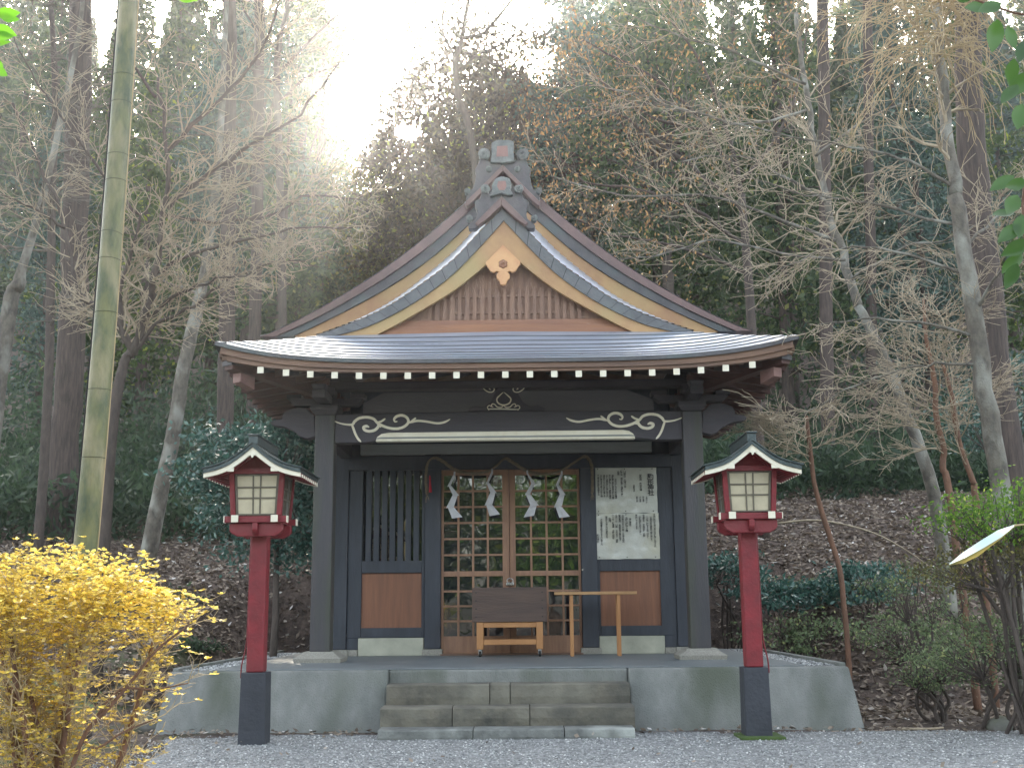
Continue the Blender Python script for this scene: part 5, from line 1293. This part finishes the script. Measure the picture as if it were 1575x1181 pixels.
leafspray('leaf_branch', [(1560, 270, -2.6, 48), (1565, 300, -2.2, 52), (1572, 330, -1.9, 50), (1560, 325, -2.9, 45), (1570, 345, -2.5, 50), (1572, 390, -2.4, 50), (1565, 405, -2.0, 45), (1585, 370, -2.7, 50), (1580, 280, -2.9, 40)], -9.6, '', 'leaf_glossy', [(1620, 250), (1575, 290), (1580, 400)], 40, root=(2.1, -9.3, 0), host=up_right)
leafmat('leaf_silver', (.26, .42, .42), (.26, .42, .42), .15, rough=.35)
def bigleaf():
    Y = -9.9; o = empty('fallen_leaf', at(1520, 835, Y), 'single long pale leaf with yellow underside jutting in from the right edge', 'leaf'); b = MB()
    up = [(1460, 867), (1480, 850), (1510, 830), (1535, 815), (1556, 808), (1562, 806)]; mid = [(1460, 868), (1484, 858), (1512, 843), (1540, 826), (1557, 812), (1562, 808)]; lo = [(1460, 869), (1482, 866), (1505, 855), (1520, 843), (1545, 824), (1562, 809)]
    b.grid([[at(x, y, Y+.03) for x, y in up], [at(x, y, Y) for x, y in mid]]); b.build('upper_blade', 'leaf_silver', o, smooth=True)
    b = MB(); b.grid([[at(x, y, Y) for x, y in mid], [at(x, y, Y+.02) for x, y in lo]]); b.build('lower_blade', 'leaf_ochre', o, smooth=True)
    b = MB(); b.tube([Vector(at(1560, 808, Y)), Vector(at(1580, 806, Y)), Vector(at(1610, 830, Y)), Vector((1.75, Y+.1, .6)), Vector((1.8, Y+.1, 0))], .0022, 6); b.build('stalk', 'twig_gold', o, smooth=True)
bigleaf()
# ---- rocks
def rock(px_, py_, Y, s, m, seed, label):
    c = Vector(at(px_, py_, Y)); c.z = gz(c.x, Y)+s*.25
    o_ = MB(); n, k = 9, 12; rows = []
    for i in range(n+1):
        ph = pi*i/n; rows.append([])
        for j in range(k+1):
            a = 2*pi*(j % k)/k; v = Vector((math.sin(ph)*math.cos(a), math.sin(ph)*math.sin(a), math.cos(ph)*.65)); f = 1+.35*mnoise.noise(v*1.6+Vector((seed*3, 0, 0)))+.12*mnoise.noise(v*5+Vector((seed, 0, 0)))
            rows[-1].append(tuple(c+v*f*s))
    o_.grid(rows); o = o_.build('rock', m, smooth=True); tag(o, label, 'rock', 'rocks around the platform')
rock(470, 985, 2.2, .2, 'moss', 1, 'mossy rock beside the left pillar foot'); rock(436, 992, 2.0, .12, 'rock', 2, 'small grey rock left of the mossy one by the left pillar')
rock(1112, 985, 3.6, .26, 'moss', 3, 'mossy rock just right of the right pillar'); rock(1106, 930, 3.9, .15, 'moss', 4, 'smaller mossy lump above the mossy rock right of the pillar')
rock(300, 1005, 1.8, .16, 'rock', 5, 'grey rock beyond the left platform corner'); rock(1540, 1128, -2.0, .12, 'rock', 6, 'flat brown stone at the lower right edge')
rock(236, 1090, -1.4, .2, 'rock', 7, 'dark stone against the left end of the platform')
# fallen pale branches on the bank
for i, (pp, Y, lb) in enumerate((([(1195, 805), (1260, 800), (1340, 818), (1400, 850), (1440, 880)], 3.5, 'long arching fallen branch across the bank on the right'), ([(1380, 1130), (1410, 1125), (1440, 1112), (1450, 1100)], -1.9, 'short pale fallen stick beside the gravel on the right'), ([(1150, 905), (1180, 890), (1200, 885)], 4.5, 'pale broken stick lying right of the right pillar'))):
    b = MB(); q = smoothpts([Vector(at(x, y, Y)) for x, y in pp], 4); 
    if i: q = [Vector((p.x, p.y, max(gz(p.x, p.y)+.02, p.z if i == 2 else 0))) for p in q]
    b.tube(q, [.016*(1-.6*k/len(q)) for k in range(len(q))], 6); tag(b.build('fallen_branch', 'twig_tan', smooth=True), lb, 'fallen branch')
# ---- trees behind the viewer: what the door glass mirrors
for i, (x, y, zc, R, H, m) in enumerate(((-3.5, -24, 3.6, 2.6, 2.6, 'leaf_broad'), (1.2, -25.5, 4.2, 2.6, 3.2, 'leaf_green'), (5, -23.5, 3.2, 2.3, 2.6, 'leaf_olive'), (-8, -27, 4.5, 3.2, 3.8, 'leaf_broad'), (9.5, -27, 4.5, 3.2, 3.8, 'leaf_broad'), (-1, -33, 7.0, 5, 6, 'leaf_conifer'), (8, -36, 7.0, 5, 6, 'leaf_conifer'), (-9, -36, 7, 5, 6, 'leaf_conifer'))):
    roundtree('garden_tree', x, y, 0, zc, R, H, m, 70+i, 'leafy garden tree across the yard, mirrored in the door glass', n=80, leaf=.26, per=110, trunk_r=.13, group='garden trees across the yard')

# ================================================================== LIGHT, SKY, CAMERA
w = bpy.data.worlds.new('World'); S.world = w; w.use_nodes = True; N = w.node_tree.nodes; L = w.node_tree.links
sky = N.new('ShaderNodeTexSky'); sky.sky_type = 'NISHITA'; sky.sun_disc = False
el = math.asin(SUN[2]); az = math.atan2(SUN[0], SUN[1])
sky.sun_elevation = el; sky.sun_rotation = az; sky.dust_density = 4; sky.air_density = 1.0; sky.ozone_density = 1.2
bg = N['Background']; bg.inputs['Strength'].default_value = .95
hs = N.new('ShaderNodeHueSaturation'); hs.inputs['Saturation'].default_value = .55; L.new(sky.outputs[0], hs.inputs['Color'])
wm = N.new('ShaderNodeMix'); wm.data_type = 'RGBA'; wm.blend_type = 'MULTIPLY'; wm.inputs[0].default_value = 1; wm.inputs[7].default_value = (1.0, .97, .9, 1); L.new(hs.outputs[0], wm.inputs[6]); L.new(wm.outputs[2], bg.inputs['Color'])
sl = bpy.data.lights.new('sun', 'SUN'); sl.energy = 5; sl.angle = math.radians(.5); sl.color = (1, .9, .74)
so = bpy.data.objects.new('sun', sl); COL.objects.link(so); so.rotation_euler = Vector(-_sd).to_track_quat('-Z', 'Y').to_euler()
# thin scattering volume added for the veil of glow around the sun
HAZE = .0009
if HAZE:
    b = MB(); b.box(-60, 60, -14, 100, -2, 48); hz = b.build('haze', 'paper'); m = bpy.data.materials.new('haze'); m.use_nodes = True
    nn = m.node_tree.nodes; nn.clear(); out = nn.new('ShaderNodeOutputMaterial'); vs = nn.new('ShaderNodeVolumeScatter'); vs.inputs['Density'].default_value = HAZE; vs.inputs['Anisotropy'].default_value = .86
    vs.inputs['Color'].default_value = (.92, .96, 1, 1); m.node_tree.links.new(vs.outputs[0], out.inputs['Volume']); hz.data.materials.clear(); hz.data.materials.append(m)
    tag(hz, 'thin haze volume added for the glowing veil around the sun', 'haze', kind='stuff')
cd = bpy.data.cameras.new('camera'); co = bpy.data.objects.new('camera', cd); COL.objects.link(co); S.camera = co
cd.sensor_width = 36; cd.lens = 36*F/1575; cd.clip_start = .05; cd.clip_end = 600
from mathutils import Matrix
c, s = math.cos(ROLL), math.sin(ROLL); r = Vector(_r); u = Vector(_u); f = Vector(_fw)
r2 = r*c+(-u)*(-s)*-1*-1 if False else r*c-u*(s); u2 = r*s+u*c
co.matrix_world = Matrix(((r2.x, u2.x, -f.x, CAM[0]), (r2.y, u2.y, -f.y, CAM[1]), (r2.z, u2.z, -f.z, CAM[2]), (0, 0, 0, 1)))
S.view_settings.view_transform = 'Standard'; S.view_settings.look = 'None'; S.view_settings.exposure = 0
S.cycles.use_denoising = True; S.cycles.max_bounces = 6; S.cycles.diffuse_bounces = 3; S.cycles.transmission_bounces = 4; S.cycles.volume_bounces = 0; S.cycles.transparent_max_bounces = 8; S.cycles.sample_clamp_indirect = 6
